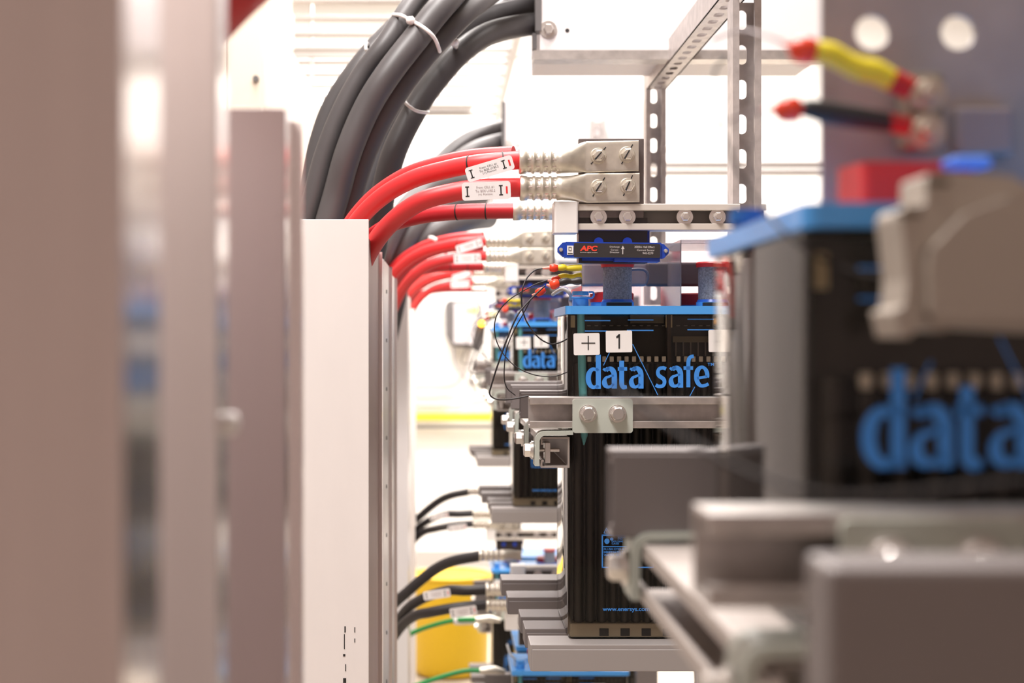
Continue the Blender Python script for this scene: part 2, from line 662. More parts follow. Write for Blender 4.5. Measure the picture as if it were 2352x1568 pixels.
        for (s0, s1, t0, t1) in ((1382, 1502, 1227, 1230), (1382, 1385, 1227, 1304), (1382, 1502, 1301, 1304), (1385, 1500, 1254, 1256), (1443, 1445, 1229, 1255), (1499, 1502, 1227, 1304)):
            m.pbox(s0, s1, t0, t1, Yp, .0003)
        text(m, 'SHIELD', 1419, 1436, 1231, 1235, Yp, .01)
        text(m, 'EYES', 1419, 1430, 1236, 1239, Yp, .01)
        text(m, 'EXPLOSIVE', 1405, 1431, 1241, 1245, Yp, .01)
        text(m, 'GASES', 1405, 1422, 1246, 1250, Yp, .01)
        text(m, 'FLUSH EYES & SKIN', 1387, 1452, 1258, 1263, Yp, .015)
        text(m, 'IMMEDIATELY WITH', 1387, 1452, 1265, 1270, Yp, .015)
        text(m, 'WATER. GET MEDICAL', 1387, 1458, 1272, 1277, Yp, .015)
        text(m, 'HELP FAST', 1411, 1450, 1279, 1284, Yp, .015)
        glist = [(1388, 1400, 1236, 1249), (1401, 1409, 1234, 1241)]
        for (g0, g1, g2, g3) in glist:
            m.add([P((g0 + g1) / 2 + (g1 - g0) / 2 * math.cos(2 * PI * k / 12), (g2 + g3) / 2 + (g3 - g2) / 2 * math.sin(2 * PI * k / 12), Yp) for k in range(12)], [tuple(range(12))])
        m.build('warning_panel', BLUEI, root)
        m = MB()
        text(m, 'www.enersys.com', 1384, 1492, 1396, 1406, Yp, .02)
        m.build('web_address_print', BLUEI, root)
        # stickers
        for (a0, a1, b0, b1, s, t, ink) in ((1317.5, 1377.5, 765, 815, -.02, '+', (1336, 1367, 772, 803)), (1391.5, 1452, 759, 809, -.012, '1', (1416, 1427, 768, 801)), (1627.5, 1688, 757, 808, -.01, '2', (1648, 1668, 768, 800))):
            m = MB()
            prr(m, a0, a1, b0, b1, Y - .0012, .0008, 3.5, s)
            st = m.build('number_label', WHT, root)
            m = MB()
            if t == '+':
                m.pbox(1335.5, 1367, 786.5, 788.8, Y - .0016, .0003)
                m.pbox(1349.8, 1352.2, 771, 803.5, Y - .0016, .0003)
            elif t == '1':
                m.pbox(1420.5, 1424, 767, 800.5, Y - .0016, .0003)
                m.add([P(1424, 767, Y - .0016), P(1421.5, 767, Y - .0016), P(1415, 773, Y - .0016), P(1416, 776.5, Y - .0016), P(1422, 774, Y - .0016)], [(0, 1, 2, 3, 4)])
            if t != '2':
                m.build('label_character', INK, st)
    # lid
    m = MB()
    la, lb = P(u0 - 4, 702.5, Y).z, P(u0, 721.5, Y).z
    m.prism(rrect(x0 - .004, x1 + .004, Y - .006, Y + depth + .004, .007), 'z', lb, la)
    m.build('lid', BLUEL, root, bevel=.0015)
    return root, (x0, x1, la)


# letter outlines for the jar print (unit boxes: x 0..1, z up from the baseline, 1 = x-height)
def arcpts(cx, cy, rx, ry, a0, a1, n=12):
    return [(cx + rx * math.cos(math.radians(a0 + (a1 - a0) * k / n)), cy + ry * math.sin(math.radians(a0 + (a1 - a0) * k / n))) for k in range(n + 1)]


def glyph(mb, ch, u0, u1, vx, vb, Y):
    """draw a bold humanist letter as variable-width strokes; u0..u1 width, vx = x-height row, vb = baseline row"""
    w, h = u1 - u0, vb - vx

    def q(x, y):
        return (u0 + x * w, vb - y * h)

    def stroke(pts, ws):
        pts = [Vector(q(*p)) for p in pts]
        n = len(pts)
        L, R = [], []
        for i, p in enumerate(pts):
            d = (pts[min(i + 1, n - 1)] - pts[max(i - 1, 0)]).normalized()
            nn = Vector((-d.y, d.x))
            t = i / (n - 1) * (len(ws) - 1)
            k = min(int(t), len(ws) - 2)
            ww = (ws[k] * (1 - t + k) + ws[k + 1] * (t - k)) / 2
            L.append(p + nn * ww)
            R.append(p - nn * ww)
        vs = [P(p.x, p.y, Y) for p in L] + [P(p.x, p.y, Y) for p in R]
        mb.add(vs, [(i, i + 1, n + i + 1, n + i) for i in range(n - 1)])
    T, t = 11.5 * w / 33 if ch in 'dasf' else 11, 7.5
    if ch == 'd':
        stroke([(.83, -.0), (.83, 1.58)], [T * .98, T * .98])
        stroke(arcpts(.52, .49, .37, .42, 60, 300, 24), [t * .9, t * 1.2, T, T, t * 1.2, t * .9])
        stroke([(.70, .86), (.83, .93)], [t, t])
        stroke([(.70, .13), (.83, .06)], [t, t])
    elif ch == 'a':
        stroke(arcpts(.52, .55, .32, .38, 135, 90, 6) + arcpts(.52, .60, .31, .33, 80, 0, 8) + [(.83, .4), (.83, .0)], [t, t * 1.1, T * .9, T, T, T])
        stroke([(.10, .93), (.22, .86), (.34, .93), (.52, .94)], [t * .7, t, t, t])
        stroke([(.80, .60), (.62, .60), (.42, .54)] + arcpts(.45, .31, .27, .24, 110, 270, 12) + [(.62, .10), (.78, .22)], [t * .7, t * .8, t, T * .95, T * .95, t, t * .8])
    elif ch == 't':
        stroke([(.42, 1.28), (.42, .28)] + arcpts(.68, .24, .26, .18, 190, 275, 6) + [(.95, .08)], [T, T, T, T, T, T * .95, t])
        stroke([(.02, .90), (.98, .90)], [t * 1.15, t * 1.15])
    elif ch == 's':
        stroke([(.92, .90), (.70, .95)] + arcpts(.52, .73, .30, .21, 85, 240, 12) + arcpts(.47, .27, .32, .21, 55, -95, 12) + [(.25, .06), (.04, .13)], [t * 1.1, t * 1.1, T * .85, T * .95, T, T * .95, T * .85, t * 1.1, t * 1.1])
    elif ch == 'f':
        stroke([(.50, 0), (.50, 1.05)] + arcpts(.82, 1.14, .32, .30, 180, 95, 8) + [(.98, 1.45)], [T, T, T, T, T * .9, t * 1.1, t * 1.1])
        stroke([(.08, .90), (.92, .90)], [t * 1.1, t * 1.1])
    elif ch == 'e':
        stroke([(.20, .42), (.86, .50)], [t * .85, t * .85])
        stroke([(.86, .46)] + arcpts(.52, .52, .36, .42, 0, 180, 16) + arcpts(.55, .48, .39, .42, 180, 275, 10) + [(.80, .10), (.95, .16)], [T * .8, T * .9, t, t * 1.05, T, T, T, T * .9, t, t])


DS = [('d', 1346, 1380, 843, 892.5), ('a', 1382, 1417, 843, 892), ('t', 1418.5, 1441, 842, 892), ('a', 1444, 1478, 842, 892),
      ('s', 1505, 1532, 842, 890), ('a', 1535, 1569, 841, 890), ('f', 1568, 1594, 840, 889), ('e', 1594, 1629, 840, 889)]

Y1 = 2.0
reg = []   # (root, phrase) copied to the farther stations
cellA, (cx0, cx1, lz) = make_cell(1305, 1780, Y1, .195, 'clear battery cell marked with plus and 1, sharp, in the first rack')
cellB, _ = make_cell(1305, 1780, 2.26, .235, 'clear battery cell standing directly behind the sharp cell marked 1', lettered=False)


def add_vent(root, uc, Y=2.07):
    z = lz
    c = P(uc, 0, Y)
    s = Y / 2.0
    m = MB()
    m.cyl((c.x, Y, P(0, 692, Y).z), (c.x, Y, P(0, 613, Y).z), px(33, Y), n=32)
    v = m.build('flame_arrestor', SPECK, root)
    m = MB()
    m.cyl((c.x, Y, P(0, 614, Y).z), (c.x, Y, P(0, 605, Y).z), px(37, Y), px(39, Y), n=32)
    m.cyl((c.x, Y, P(0, 605, Y).z), (c.x, Y, P(0, 602, Y).z), px(39, Y), px(36, Y), n=32)
    m.build('vent_cap', REDP, v)
    m = MB()
    m.cyl((c.x, Y, P(0, 694, Y).z), (c.x, Y, P(0, 688, Y).z), px(37, Y), px(34, Y), n=32)
    m.build('vent_collar', mat('mid_blue_plastic', (.02, .13, .62), .3), v)
    m = MB()
    m.cyl((c.x, Y, z - .001), (c.x, Y, P(0, 694, Y).z), px(38, Y), n=32)
    m.build('vent_base', BLUEL, root)
    m = MB()
    m.box(c.x - px(29), c.x + px(29), Y - px(38, Y) - .0025, Y, z + .001, P(0, 695.5, Y).z)
    m.build('vent_slot', INK, v)


def add_post(root, u0, u1, Y, v0=670, v1=693, m_=None):
    a, b = P(u0, v0, Y), P(u1, v1, Y)
    r = (b.x - a.x) / 2
    cx = (a.x + b.x) / 2
    m = MB()
    m.cyl((cx, Y + r, b.z), (cx, Y + r, a.z - .002), r, n=32)
    m.cyl((cx, Y + r, a.z - .002), (cx, Y + r, a.z), r, r * .92, n=32)
    m.build('terminal_collar', m_ or REDP, root)
    m = MB()
    m.cyl((cx, Y + r, lz - .001), (cx, Y + r, b.z), r * .97, n=32)
    m.build('terminal_base', BLUEL, root)


add_vent(cellA, 1418)
add_vent(cellA, 1637)
add_post(cellA, 1360, 1462, 2.115)
add_post(cellA, 1556, 1700, 2.115, 672, 700, mat('dark_red_plastic', (.28, .01, .015), .4))
m = MB()
m.cyl((P(1333, 0, 2.03).x, 2.03, lz - .001), (P(1333, 0, 2.03).x, 2.03, P(0, 683, 2.03).z), px(19), px(18.5))
m.cyl((P(1333, 0, 2.03).x, 2.03, P(0, 683, 2.03).z), (P(1333, 0, 2.03).x, 2.03, P(0, 681, 2.03).z), px(21), px(21))
pc = m.build('filling_port', BLUEL, cellA)
m = MB()
m.cyl((P(1333, 0, 2.03).x, 2.03, P(0, 678, 2.03).z), (P(1333, 0, 2.03).x, 2.03, P(0, 669, 2.03).z), px(20), px(18.5))
m.tube(smoothpath([P(1352, 670, 2.03), P(1362, 671, 2.03), P(1364, 678, 2.03), P(1359, 684, 2.03), P(1348, 684, 2.02), P(1333, 684, 2.008), P(1314, 683, 2.02)]), px(2.2))
m.build('port_cap', BLUEL, pc)
m = MB()
m.tube(ppath([(1312, 705, 2.05), (1310, 690, 2.06), (1311, 678, 2.05), (1304, 669, 2.05), (1294, 664, 2.06), (1284, 667, 2.1), (1270, 676, 2.2)]), px(4.5))
m.build('vent_hose', mat('grey_hose', (.42, .42, .43), .5), cellA)
reg.append((cellA, 'clear battery cell with plus and 1 stickers {}', (2, 3, 12, 13)))
reg.append((cellB, 'clear plain battery cell behind the stickered one {}', (2, 3, 12, 13)))

# lead bars and clear cover over the terminals
root = thing('terminal_bar', P(1410, 655, 2.10), 'grey lead terminal bar behind the speckled vent in the first rack', 'terminal bar', 'lead terminal bars')
m = MB().pbox(1336, 1486, 603, 657, 2.118, .02)
m.build('lead_bar', LEAD, root, bevel=.004, seg=3)
m = MB()
m.tube(ppath([(1440, 620, 2.10), (1466, 618, 2.10), (1482, 621, 2.10), (1488, 632, 2.10), (1485, 646, 2.10), (1482, 652, 2.10)]), px(3.5))
m.build('wire_loop', mat('grey_blue_wire', (.13, .15, .20), .4), root)
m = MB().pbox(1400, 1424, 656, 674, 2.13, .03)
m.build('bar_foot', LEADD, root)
reg.append((root, 'grey lead terminal bar behind the speckled vent {}', (2, 3)))
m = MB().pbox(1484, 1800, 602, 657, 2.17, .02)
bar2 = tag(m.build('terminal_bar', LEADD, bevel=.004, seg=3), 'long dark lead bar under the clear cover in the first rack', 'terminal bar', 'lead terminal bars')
reg.append((bar2, 'long dark lead bar under the clear cover {}', (2, 3)))
root = thing('clear_cover', P(1560, 700, 2.08), 'clear acrylic terminal cover over the sharp blue lid of cell 1', 'cover', 'clear terminal covers')
m = MB()
m.pbox(1336, 1800, 558, 559.5, 2.06, .17)
m.pbox(1336, 1800, 558, 702, 2.235, .002)
m.pbox(1336, 1337.2, 656, 702, 2.06, .17)
m.build('cover_shell', ACR, root)
m = MB()
m.pbox(1563, 1800, 550, 552, 2.05, .19)
m.pbox(1563, 1565, 550, 702, 2.05, .19)
m.build('overlapping_shell', ACR, root)
reg.append((root, 'clear acrylic terminal cover over the blue lid {}', (2, 3)))

# terminal plate and support block under it
root = thing('terminal_plate', P(1404, 602, 2.02), 'dark square metal plate carrying two tinned lugs in the first rack', 'metal plate', 'dark plates behind the lugs')
m = MB().pbox(1329, 1479, 318, 500, 2.010, .010)
m.build('plate', mat('dark_tin_plate', (.20, .17, .165), .42, .7, .15, 60), root, bevel=.001)
m = MB().pbox(1329, 1487, 500, 604, 2.012, .03)
m.build('lower_block', mat('brown_black_block', (.035, .026, .024), .35), root)
m = MB().pbox(1486, 1492, 528, 560, 2.02, .03)
m.build('blue_edge', BLUED, root)
m = MB()
for uc in (1375, 1441):
    m.cyl(P(uc, 556, 2.006), P(uc, 556, 2.012), px(11), n=24)
m.build('blue_washer', BLUED, root)
reg.append((root, 'dark square metal plate carrying two tinned lugs {}', (2, 3, 12, 13)))


def bus_channel(Y, u0, u1, label, bolts, cap_only=False):
    s = 1
    root = thing('support_channel', P((u0 + u1) / 2, 528, Y), label, 'channel', 'beige support channels')
    m = MB()
    z = lambda v: P(0, v, Y).z
    xa, xb = P(u0 + 40, 0, Y).x, P(u1, 0, Y).x
    yb = Y + .035
    m.prism([(Y, z(468)), (yb, z(468)), (yb, z(528)), (Y, z(528)), (Y, z(513)), (Y + .012, z(513)), (Y + .012, z(517)), (Y + .003, z(517)), (Y + .003, z(524)), (yb - .003, z(524)),
             (yb - .003, z(472)), (Y + .003, z(472)), (Y + .003, z(479)), (Y + .012, z(479)), (Y + .012, z(483)), (Y, z(483))], 'x', xa, xb)
    m.build('channel', BEIGE, root, bevel=.0008)
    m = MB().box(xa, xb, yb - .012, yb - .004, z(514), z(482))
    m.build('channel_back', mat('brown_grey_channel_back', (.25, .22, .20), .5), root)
    m = MB()
    a, b = P(u0, 463, Y - .004), P(u0 + 55, 534, Y - .004)
    m.prism([(x, y) for x, y in rrect(a.x, b.x, Y - .006, yb + .004, .003)], 'z', b.z, a.z)
    m.build('end_cap', WHT, root, bevel=.003, seg=3)
    for (ub, kind) in bolts:
        m = MB()
        c = P(ub, 498, Y + .003)
        m.cyl(c + Vector((0, .002, 0)), c, px(19), n=28)
        m.cyl(c, c - Vector((0, .003, 0)), px(12), px(11), n=24)
        bo = m.build('washer', ZINC, root)
        m = MB()
        m.hexhead(c, (0, -1, 0), px(11), .007)
        if kind:
            m.cyl(c, c - Vector((0, .010, 0)), px(5.5), n=14)
        m.build('hex_bolt', ZINC, bo)
    return root


r_ = bus_channel(Y1, 1273, 1700, 'beige channel with white end cap and four bolts under the sharp lugs', ((1375, 0), (1441, 0), (1573, 1), (1648, 1)))
reg.append((r_, 'beige channel with white end cap below the lugs {}', (2, 3, 12, 13)))
r_ = bus_channel(2.47, 1273, 1760, 'beige channel with white end cap behind the sharp front channel', ((1375, 0), (1441, 0)))
reg.append((r_, 'second beige channel with white end cap, behind another, {}', (2, 12)))


# ------------------------------------------------------------------ cables with lugs
def lug(parent, pts_u, v0, v1, ub, padv, Y, bolts, black_marks=True, short=False):
    """pts_u: barrel start u, barrel end u, pad end u"""
    s, e, pe = pts_u
    vc = (v0 + v1) / 2
    r = px((v1 - v0) / 2, Y)

    def ring(u, vcen, hy, hz, p=1.0, dy=0):
        c = P(u, vcen, Y)
        out = []
        for k in range(28):
            a = 2 * PI * k / 28
            ca, sa = math.cos(a), math.sin(a)
            out.append((c.x, c.y + dy + hy * math.copysign(abs(ca) ** p, ca), c.z + hz * math.copysign(abs(sa) ** p, sa)))
        return out
    rings = [ring(s, vc, r * .98, r * .98), ring(s + 3, vc, r * 1.04, r * 1.04)]
    u = s + 16
    for k in range(4):
        rings += [ring(u, vc, r, r), ring(u + 2, vc, r * .90, r * .90), ring(u + 12, vc, r * .90, r * .90), ring(u + 14, vc, r, r)]
        u += (e - s - 22) / 4
    rings += [ring(e, vc, r * .98, r * .98)]
    if not short:
        pv = (padv[0] + padv[1]) / 2
        hp = px((padv[1] - padv[0]) / 2, Y)
        rings += [ring(e + 22, vc * .7 + pv * .3, r * .82, r * .98 + (hp - r) * .2, .9), ring(e + 50, pv, .005, hp * .97, .5), ring(e + 58, pv, .0042, hp, .28), ring(pe, pv - padv[2], .0042, hp * .98, .22)]
    m = MB().loft(rings)
    lg = m.build('cable_lug', TIN, parent)
    m = MB()
    u = s + 16
    for k in range(4):
        c0, c1 = P(u + 3, vc, Y), P(u + 11, vc, Y)
        m.cyl(c0, c1, r * .915, n=10, smooth=False)
        u += (e - s - 22) / 4
    m.build('crimp_band', TINB, lg)
    for (bu, bv, mk) in bolts:
        c = P(bu, bv, Y - .004)
        m = MB()
        m.cyl(c, c - Vector((0, .0025, 0)), px(19), px(17), n=28)
        m.hexhead(c - Vector((0, .0024, 0)), (0, -1, 0), px(14.5), .008)
        m.cyl(c - Vector((0, .009, 0)), c - Vector((0, .0112, 0)), px(11), px(9), n=20)
        b = m.build('hex_bolt', TIN, lg)
        m = MB()
        dx, dz = math.cos(mk), math.sin(mk)
        for (r0, r1, yy, w) in ((-11, 12, -.0164, 2.0), (17, 27, -.0047, 1.6), (-25, -19, -.0047, 1.6)):
            a = P(bu + dx * r0, bv - dz * r0, Y + yy)
            d = P(bu + dx * r1, bv - dz * r1, Y + yy)
            n = Vector((-(d.z - a.z), 0, d.x - a.x)).normalized() * px(w)
            m.add([a + n, d + n * .7, d - n * .7, a - n], [(0, 1, 2, 3)])
        m.build('marker_stroke', INK, b)
    return lg


def tie(parent, path_pts, i, r, name='black_tie'):
    a = path_pts[i]
    d = (path_pts[i + 1] - path_pts[i - 1]).normalized()
    m = MB().cyl(a - d * px(1.6), a + d * px(1.6), r * 1.05, n=20)
    m.build(name, INK, parent)


def near_index(pth, u):
    x = (u - VU) * pth[0].y / F
    best = min(range(2, len(pth) - 2), key=lambda i: abs((pth[i].x * F / pth[i].y + VU) - u))
    return best


def cable_tag(parent, uc, vc, w, h, rot, Y, txt, two=True, dark=INKG):
    m = MB()
    prr(m, uc - w / 2, uc + w / 2, vc - h / 2, vc + h / 2, Y, .0009, 7, rot)
    t = m.build('identification_tag', TAGM, parent)
    m = MB()
    lines = txt.split('|')
    c, s = math.cos(rot), math.sin(rot)
    for k, l in enumerate(lines):
        wid = w * .36 * (1.0, 1.12, .80)[k % 3]
        dv = (k - 1) * h * .20
        text(m, l, uc - w * .02 - wid / 2, uc - w * .02 + wid / 2, vc + dv - h * .07, vc + dv + h * .07, Y - .0003, .0, rot, (uc, vc))
    m.build('tag_lettering', dark, t)
    m = MB()
    for (du, kind) in ((-w * .39, 0), (w * .30, 0), (w * .42, 1)):
        cu, cv = uc + du * c, vc + du * s
        if kind == 0:
            for (a0, a1, b0, b1) in ((-1.5, 1.5, -h * .27, h * .27), (-4.5, 4.5, -h * .29, -h * .23), (-4.5, 4.5, h * .23, h * .29)):
                pts = []
                for (x, y) in ((a0, b0), (a1, b0), (a1, b1), (a0, b1)):
                    pts.append(P(cu + x * c - y * s, cv + x * s + y * c, Y - .0003))
                m.add(pts, [(0, 1, 2, 3)])
            m.build('tag_lacing', INK, t)
            m = MB()
    m = MB()
    cu, cv = uc + w * .42 * c, vc + w * .42 * s
    pts = [P(cu + x * c - y * s, cv + x * s + y * c, Y - .0003) for (x, y) in ((-2, -h * .2), (2, -h * .2), (2, h * .2), (-2, h * .2))]
    m.add(pts, [(0, 1, 2, 3)])
    m.build('tag_slot', REDP, t)


TXT = 'From: CELL #1|To: BOS U1B2.2|(+) Positive'


def power_cable(name, path, r, mtl, label, lugspec, phrase, stations, taginfo=None, ties=(), group='heavy red cables with lugs', low=None):
    root = thing(name, path[-1], label, 'cable', group)
    m = MB().tube(path, r, 20)
    m.build('cable_sheath', mtl, root)
    if lugspec:
        lug(root, *lugspec)
    for u in ties:
        tie(root, path, near_index(path, u), r)
    if taginfo:
        for t in taginfo:
            cable_tag(root, *t)
    return root, phrase, stations


RC = px(21.5)
Q = []
path = ppath([(760, 640, 2.20), (800, 540, 2.14), (860, 466, 2.09), (940, 415, 2.05), (1030, 388, 2.02), (1110, 374, 2.0), (1200, 367, 2.0)])
Q.append(power_cable('power_cable', path, RC, RED, 'red cable with a tilted white tag, top of the sharp red cables',
                     ((1192, 1290, 1466), 340, 399, 0, (325, 397, 3), 2.0, ((1374, 358, .85), (1440, 355, 1.05))), 'topmost red cable with crimped lug {}', (2, 3),
                     [(1125, 387, 112, 34, -.29, 1.972, TXT, True, INK)], (1078, 1152)))
path = ppath([(800, 690, 2.15), (842, 590, 2.08), (890, 520, 2.03), (960, 466, 2.0), (1040, 442, 1.99), (1110, 433, 1.99), (1200, 430, 2.0)])
Q.append(power_cable('power_cable', path, RC * 1.02, RED, 'red cable with a level white tag, second of the sharp red cables',
                     ((1194, 1290, 1468), 404, 460, 0, (398, 466, 1), 2.0, ((1375, 430, 1.0), (1442, 427, 1.15))), 'second red cable with crimped lug {}', (2, 3),
                     [(1117, 438, 112, 41, -.045, 1.955, TXT)], ()))
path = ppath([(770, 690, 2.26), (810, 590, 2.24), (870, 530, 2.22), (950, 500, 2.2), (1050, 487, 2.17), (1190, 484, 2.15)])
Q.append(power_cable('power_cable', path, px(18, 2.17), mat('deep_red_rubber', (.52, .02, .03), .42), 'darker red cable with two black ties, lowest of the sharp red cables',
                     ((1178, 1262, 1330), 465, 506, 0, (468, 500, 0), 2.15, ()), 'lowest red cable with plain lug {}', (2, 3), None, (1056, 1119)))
path = ppath([(745, 640, 2.30), (790, 540, 2.24), (850, 462, 2.18), (930, 406, 2.13), (1010, 378, 2.10), (1090, 362, 2.08), (1180, 356, 2.06)])
Q.append(power_cable('power_cable', path, RC, RED, 'red cable half hidden behind the topmost tagged red cable',
                     None, 'red cable half hidden behind the topmost one {}', (2, 3)))
for (r_, ph, st) in Q:
    reg.append((r_, ph, st))

# lower tier black cables: built in place for station two, copied to three
BLKREG = []
DZ = -.848


def low(pts):
    """pixel path of the upper tier of station one moved down one tier"""
    return smoothpath([P(*p) + Vector((0, 0, DZ)) for p in pts])


# ------------------------------------------------------------------ current sensor
def sensor():
    Y = 1.992
    root = thing('current_sensor', P(1408, 602, Y), 'blue current sensor with black label, clipped below the sharp channel', 'sensor', 'blue current sensors')
    rot = .012
    cu, cv = 1408, 576
    c, s = math.cos(rot), math.sin(rot)

    def R(u, v, Y_=Y):
        return P(cu + (u - cu) * c - (v - cv) * s, cv + (u - cu) * s + (v - cv) * c, Y_)

    def poly(m, pts, Y0, dep):
        q = [R(u, v, Y0) for u, v in pts]
        m.prism([(p.x, p.z) for p in q], 'y', Y0, Y0 + dep)
    m = MB()
    poly(m, [(1299, 556), (1518, 556), (1518, 592), (1299, 592)], Y, .028)
    body = m.build('sensor_body', BLUED, root, bevel=.0012)
    m = MB()
    poly(m, [(1300, 557), (1292, 558), (1281, 570), (1281, 580), (1293, 591), (1300, 591)], Y + .003, .01)
    m.build('mounting_ear', BLUED, root, bevel=.001)
    m = MB()
    poly(m, [(1517, 557), (1524, 559), (1536, 570), (1536, 580), (1525, 592), (1517, 592)], Y + .003, .01)
    m.build('mounting_ear', BLUED, root, bevel=.001)
    m = MB()
    poly(m, [(1412, 591), (1516, 591), (1516, 600), (1412, 600)], Y + .002, .03)
    poly(m, [(1337, 591), (1412, 591), (1412, 599), (1337, 599)], Y + .016, .01)
    m.build('lower_tab', BLUED, root)
    m = MB()
    q = [R(u, v, Y - .0006) for u, v in rrect(1318, 1516.5, 559, 591, 3)]
    m.prism([(p.x, p.z) for p in q], 'y', Y - .0006, Y + .0002)
    lab = m.build('black_label', LABK, root)
    m = MB()
    poly(m, [(1302.5, 565), (1317, 565), (1317, 586), (1302.5, 586)], Y - .0007, .0006)
    m.build('white_sticker', WHT, root)
    m = MB()
    poly(m, [(1304, 582), (1315.5, 582), (1315.5, 584), (1304, 584)], Y - .0011, .0003)
    for (x0, y0, x1, y1) in ((1306, 568, 1312, 569), (1306, 576, 1312, 577), (1306, 568, 1307, 577), (1311.5, 568, 1312.5, 577)):
        poly(m, [(x0, y0), (x1, y0), (x1, y1), (x0, y1)], Y - .0011, .0003)
    m.build('sticker_mark', INK, root)
    Yt = Y - .0012
    m = MB()
    text(m, 'APC', 1332, 1372.5, 564.5, 577, Yt, .045, rot, (cu, cv), .15)
    m.build('logo_lettering', PRED, lab)
    m = MB()
    for (t, a, b, v0, v1) in (('www.apc.com', 1332, 1372, 579.5, 582), ('Discharge', 1400.5, 1423, 564.5, 569.5), ('Current', 1403, 1420, 571.5, 575.5), ('Direction', 1401, 1422, 577, 581),
                              ('2000A Hall Effect', 1457, 1503.5, 563.5, 568.5), ('Current Sensor', 1463, 1503.5, 571, 575.5), ('940-0279', 1476, 1500.5, 578, 583)):
        text(m, t, a, b, v0, v1, Yt, .006, rot, (cu, cv))
    poly(m, [(1429.5, 571), (1431.5, 571), (1431.5, 583.5), (1429.5, 583.5)], Yt, .0003)
    poly(m, [(1426.5, 571.5), (1434.5, 571.5), (1430.5, 563.5)], Yt, .0003)
    m.build('label_lettering', PWHT, lab)
    for ub in (1288.5, 1529):
        m = MB()
        p = R(ub, 575, Y + .003)
        m.cyl(p, p - Vector((0, .003, 0)), px(5), px(3.6), n=18)
        m.cyl(p - Vector((0, .003, 0)), p - Vector((0, .0033, 0)), px(1.5), n=6)
        m.build('ear_screw', TIN, root)
    return root


apc = sensor()
reg.append((apc, 'blurred blue current sensor with black label {}', (2, 3)))


# ------------------------------------------------------------------ sense wires with crimp connectors
def sense(label, boot, red, sleeve, wire, smat, Y=2.0, r=1.7, wmat=BLKC, cat='wire', grp='thin black sense wires', sr=8.5, phrase=None, st=()):
    root = thing('sense_wire', P(wire[0][0], wire[0][1], wire[0][2]), label, cat, grp)
    m = MB().tube(ppath(wire), px(r), 8)
    m.build('wire', wmat, root)
    if red:
        (a0, a1, b0, b1) = red
        L = Vector(P(b0, b1, Y) - P(a0, a1, Y))
        m = MB()
        a, b = P(a0, a1, Y), P(b0, b1, Y)
        m.tube([a, a + L * .12, a + L * .5, a + L * .85, b], [px(sr * .7), px(sr * 1.0), px(sr * 1.15), px(sr * .98), px(sr * .7)], 14)
        m.build('crimp_connector', ORG, root)
        m = MB()
        w = P(boot[0], boot[1], Y)
        m.tube([w, a + L * .05], [px(sr * .28), px(sr * .5)], 10)
        m.build('wire_boot', PINKW, root)
    if sleeve:
        pts = [P(u, v, Y) for u, v in sleeve]
        m = MB()
        pp = smoothpath(pts, 4)
        n = len(pp)
        rr = [px(sr * (.55 + .38 * abs(math.sin(3.2 * k / (n - 1) * PI / 2 + .4)))) for k in range(n)]
        m.tube(pp, rr, 14)
        m.build('insulating_sleeve', smat, root)
    return root


w = sense('black wire looping down from the uppermost yellow connector to the sharp cell', (1246, 616), (1262, 615, 1282, 615), [(1281, 615), (1296, 614), (1306, 616), (1336, 614)],
          [(1250, 616, 2.0), (1230, 620, 2.0), (1212, 636, 1.99), (1201, 660, 1.98), (1198, 695, 1.98), (1208, 735, 1.98), (1234, 772, 1.98), (1262, 789, 1.98), (1284, 787, 1.99), (1303, 778, 2.0)], YEL)
reg.append((w, 'black wire looping down from a yellow connector {}', (2, 3)))
w = sense('black wire hanging lowest, ending on the sharp front strut', (1255, 654), (1264, 657, 1284, 648), [(1284, 650), (1300, 646), (1318, 646), (1336, 644)],
          [(1252, 656, 1.99), (1220, 686, 1.98), (1190, 722, 1.97), (1165, 778, 1.97), (1146, 830, 1.97), (1130, 880, 1.97), (1125, 905, 1.97), (1140, 916, 1.97), (1170, 917, 1.96), (1214, 909, 1.955)], BLKC, Y=1.992, r=2.0, sr=10)
reg.append((w, 'black wire hanging lowest from a black connector {}', (2, 3)))
w = sense('thin dark wire arching wide from the second yellow connector to the cell', (1258, 644), (1268, 646, 1288, 639), [(1282, 636), (1300, 635), (1318, 635), (1336, 633)],
          [(1258, 643, 2.02), (1225, 655, 2.02), (1170, 688, 2.02), (1142, 722, 2.02), (1136, 760, 2.02), (1148, 800, 2.02), (1180, 838, 2.02), (1225, 860, 2.02), (1272, 864, 2.02), (1304, 854, 2.01)], YEL, Y=2.01, r=1.3)
reg.append((w, 'thin dark wire arching wide from a yellow connector {}', (2, 3)))
w = sense('dark wire from the lowest red connector down behind the front strut', (1222, 678), (1231, 675, 1252, 664), None,
          [(1224, 677, 2.06), (1205, 715, 2.06), (1180, 760, 2.06), (1163, 805, 2.06), (1158, 860, 2.06), (1164, 890, 2.06), (1184, 908, 2.06)], None, Y=2.06, r=1.3)


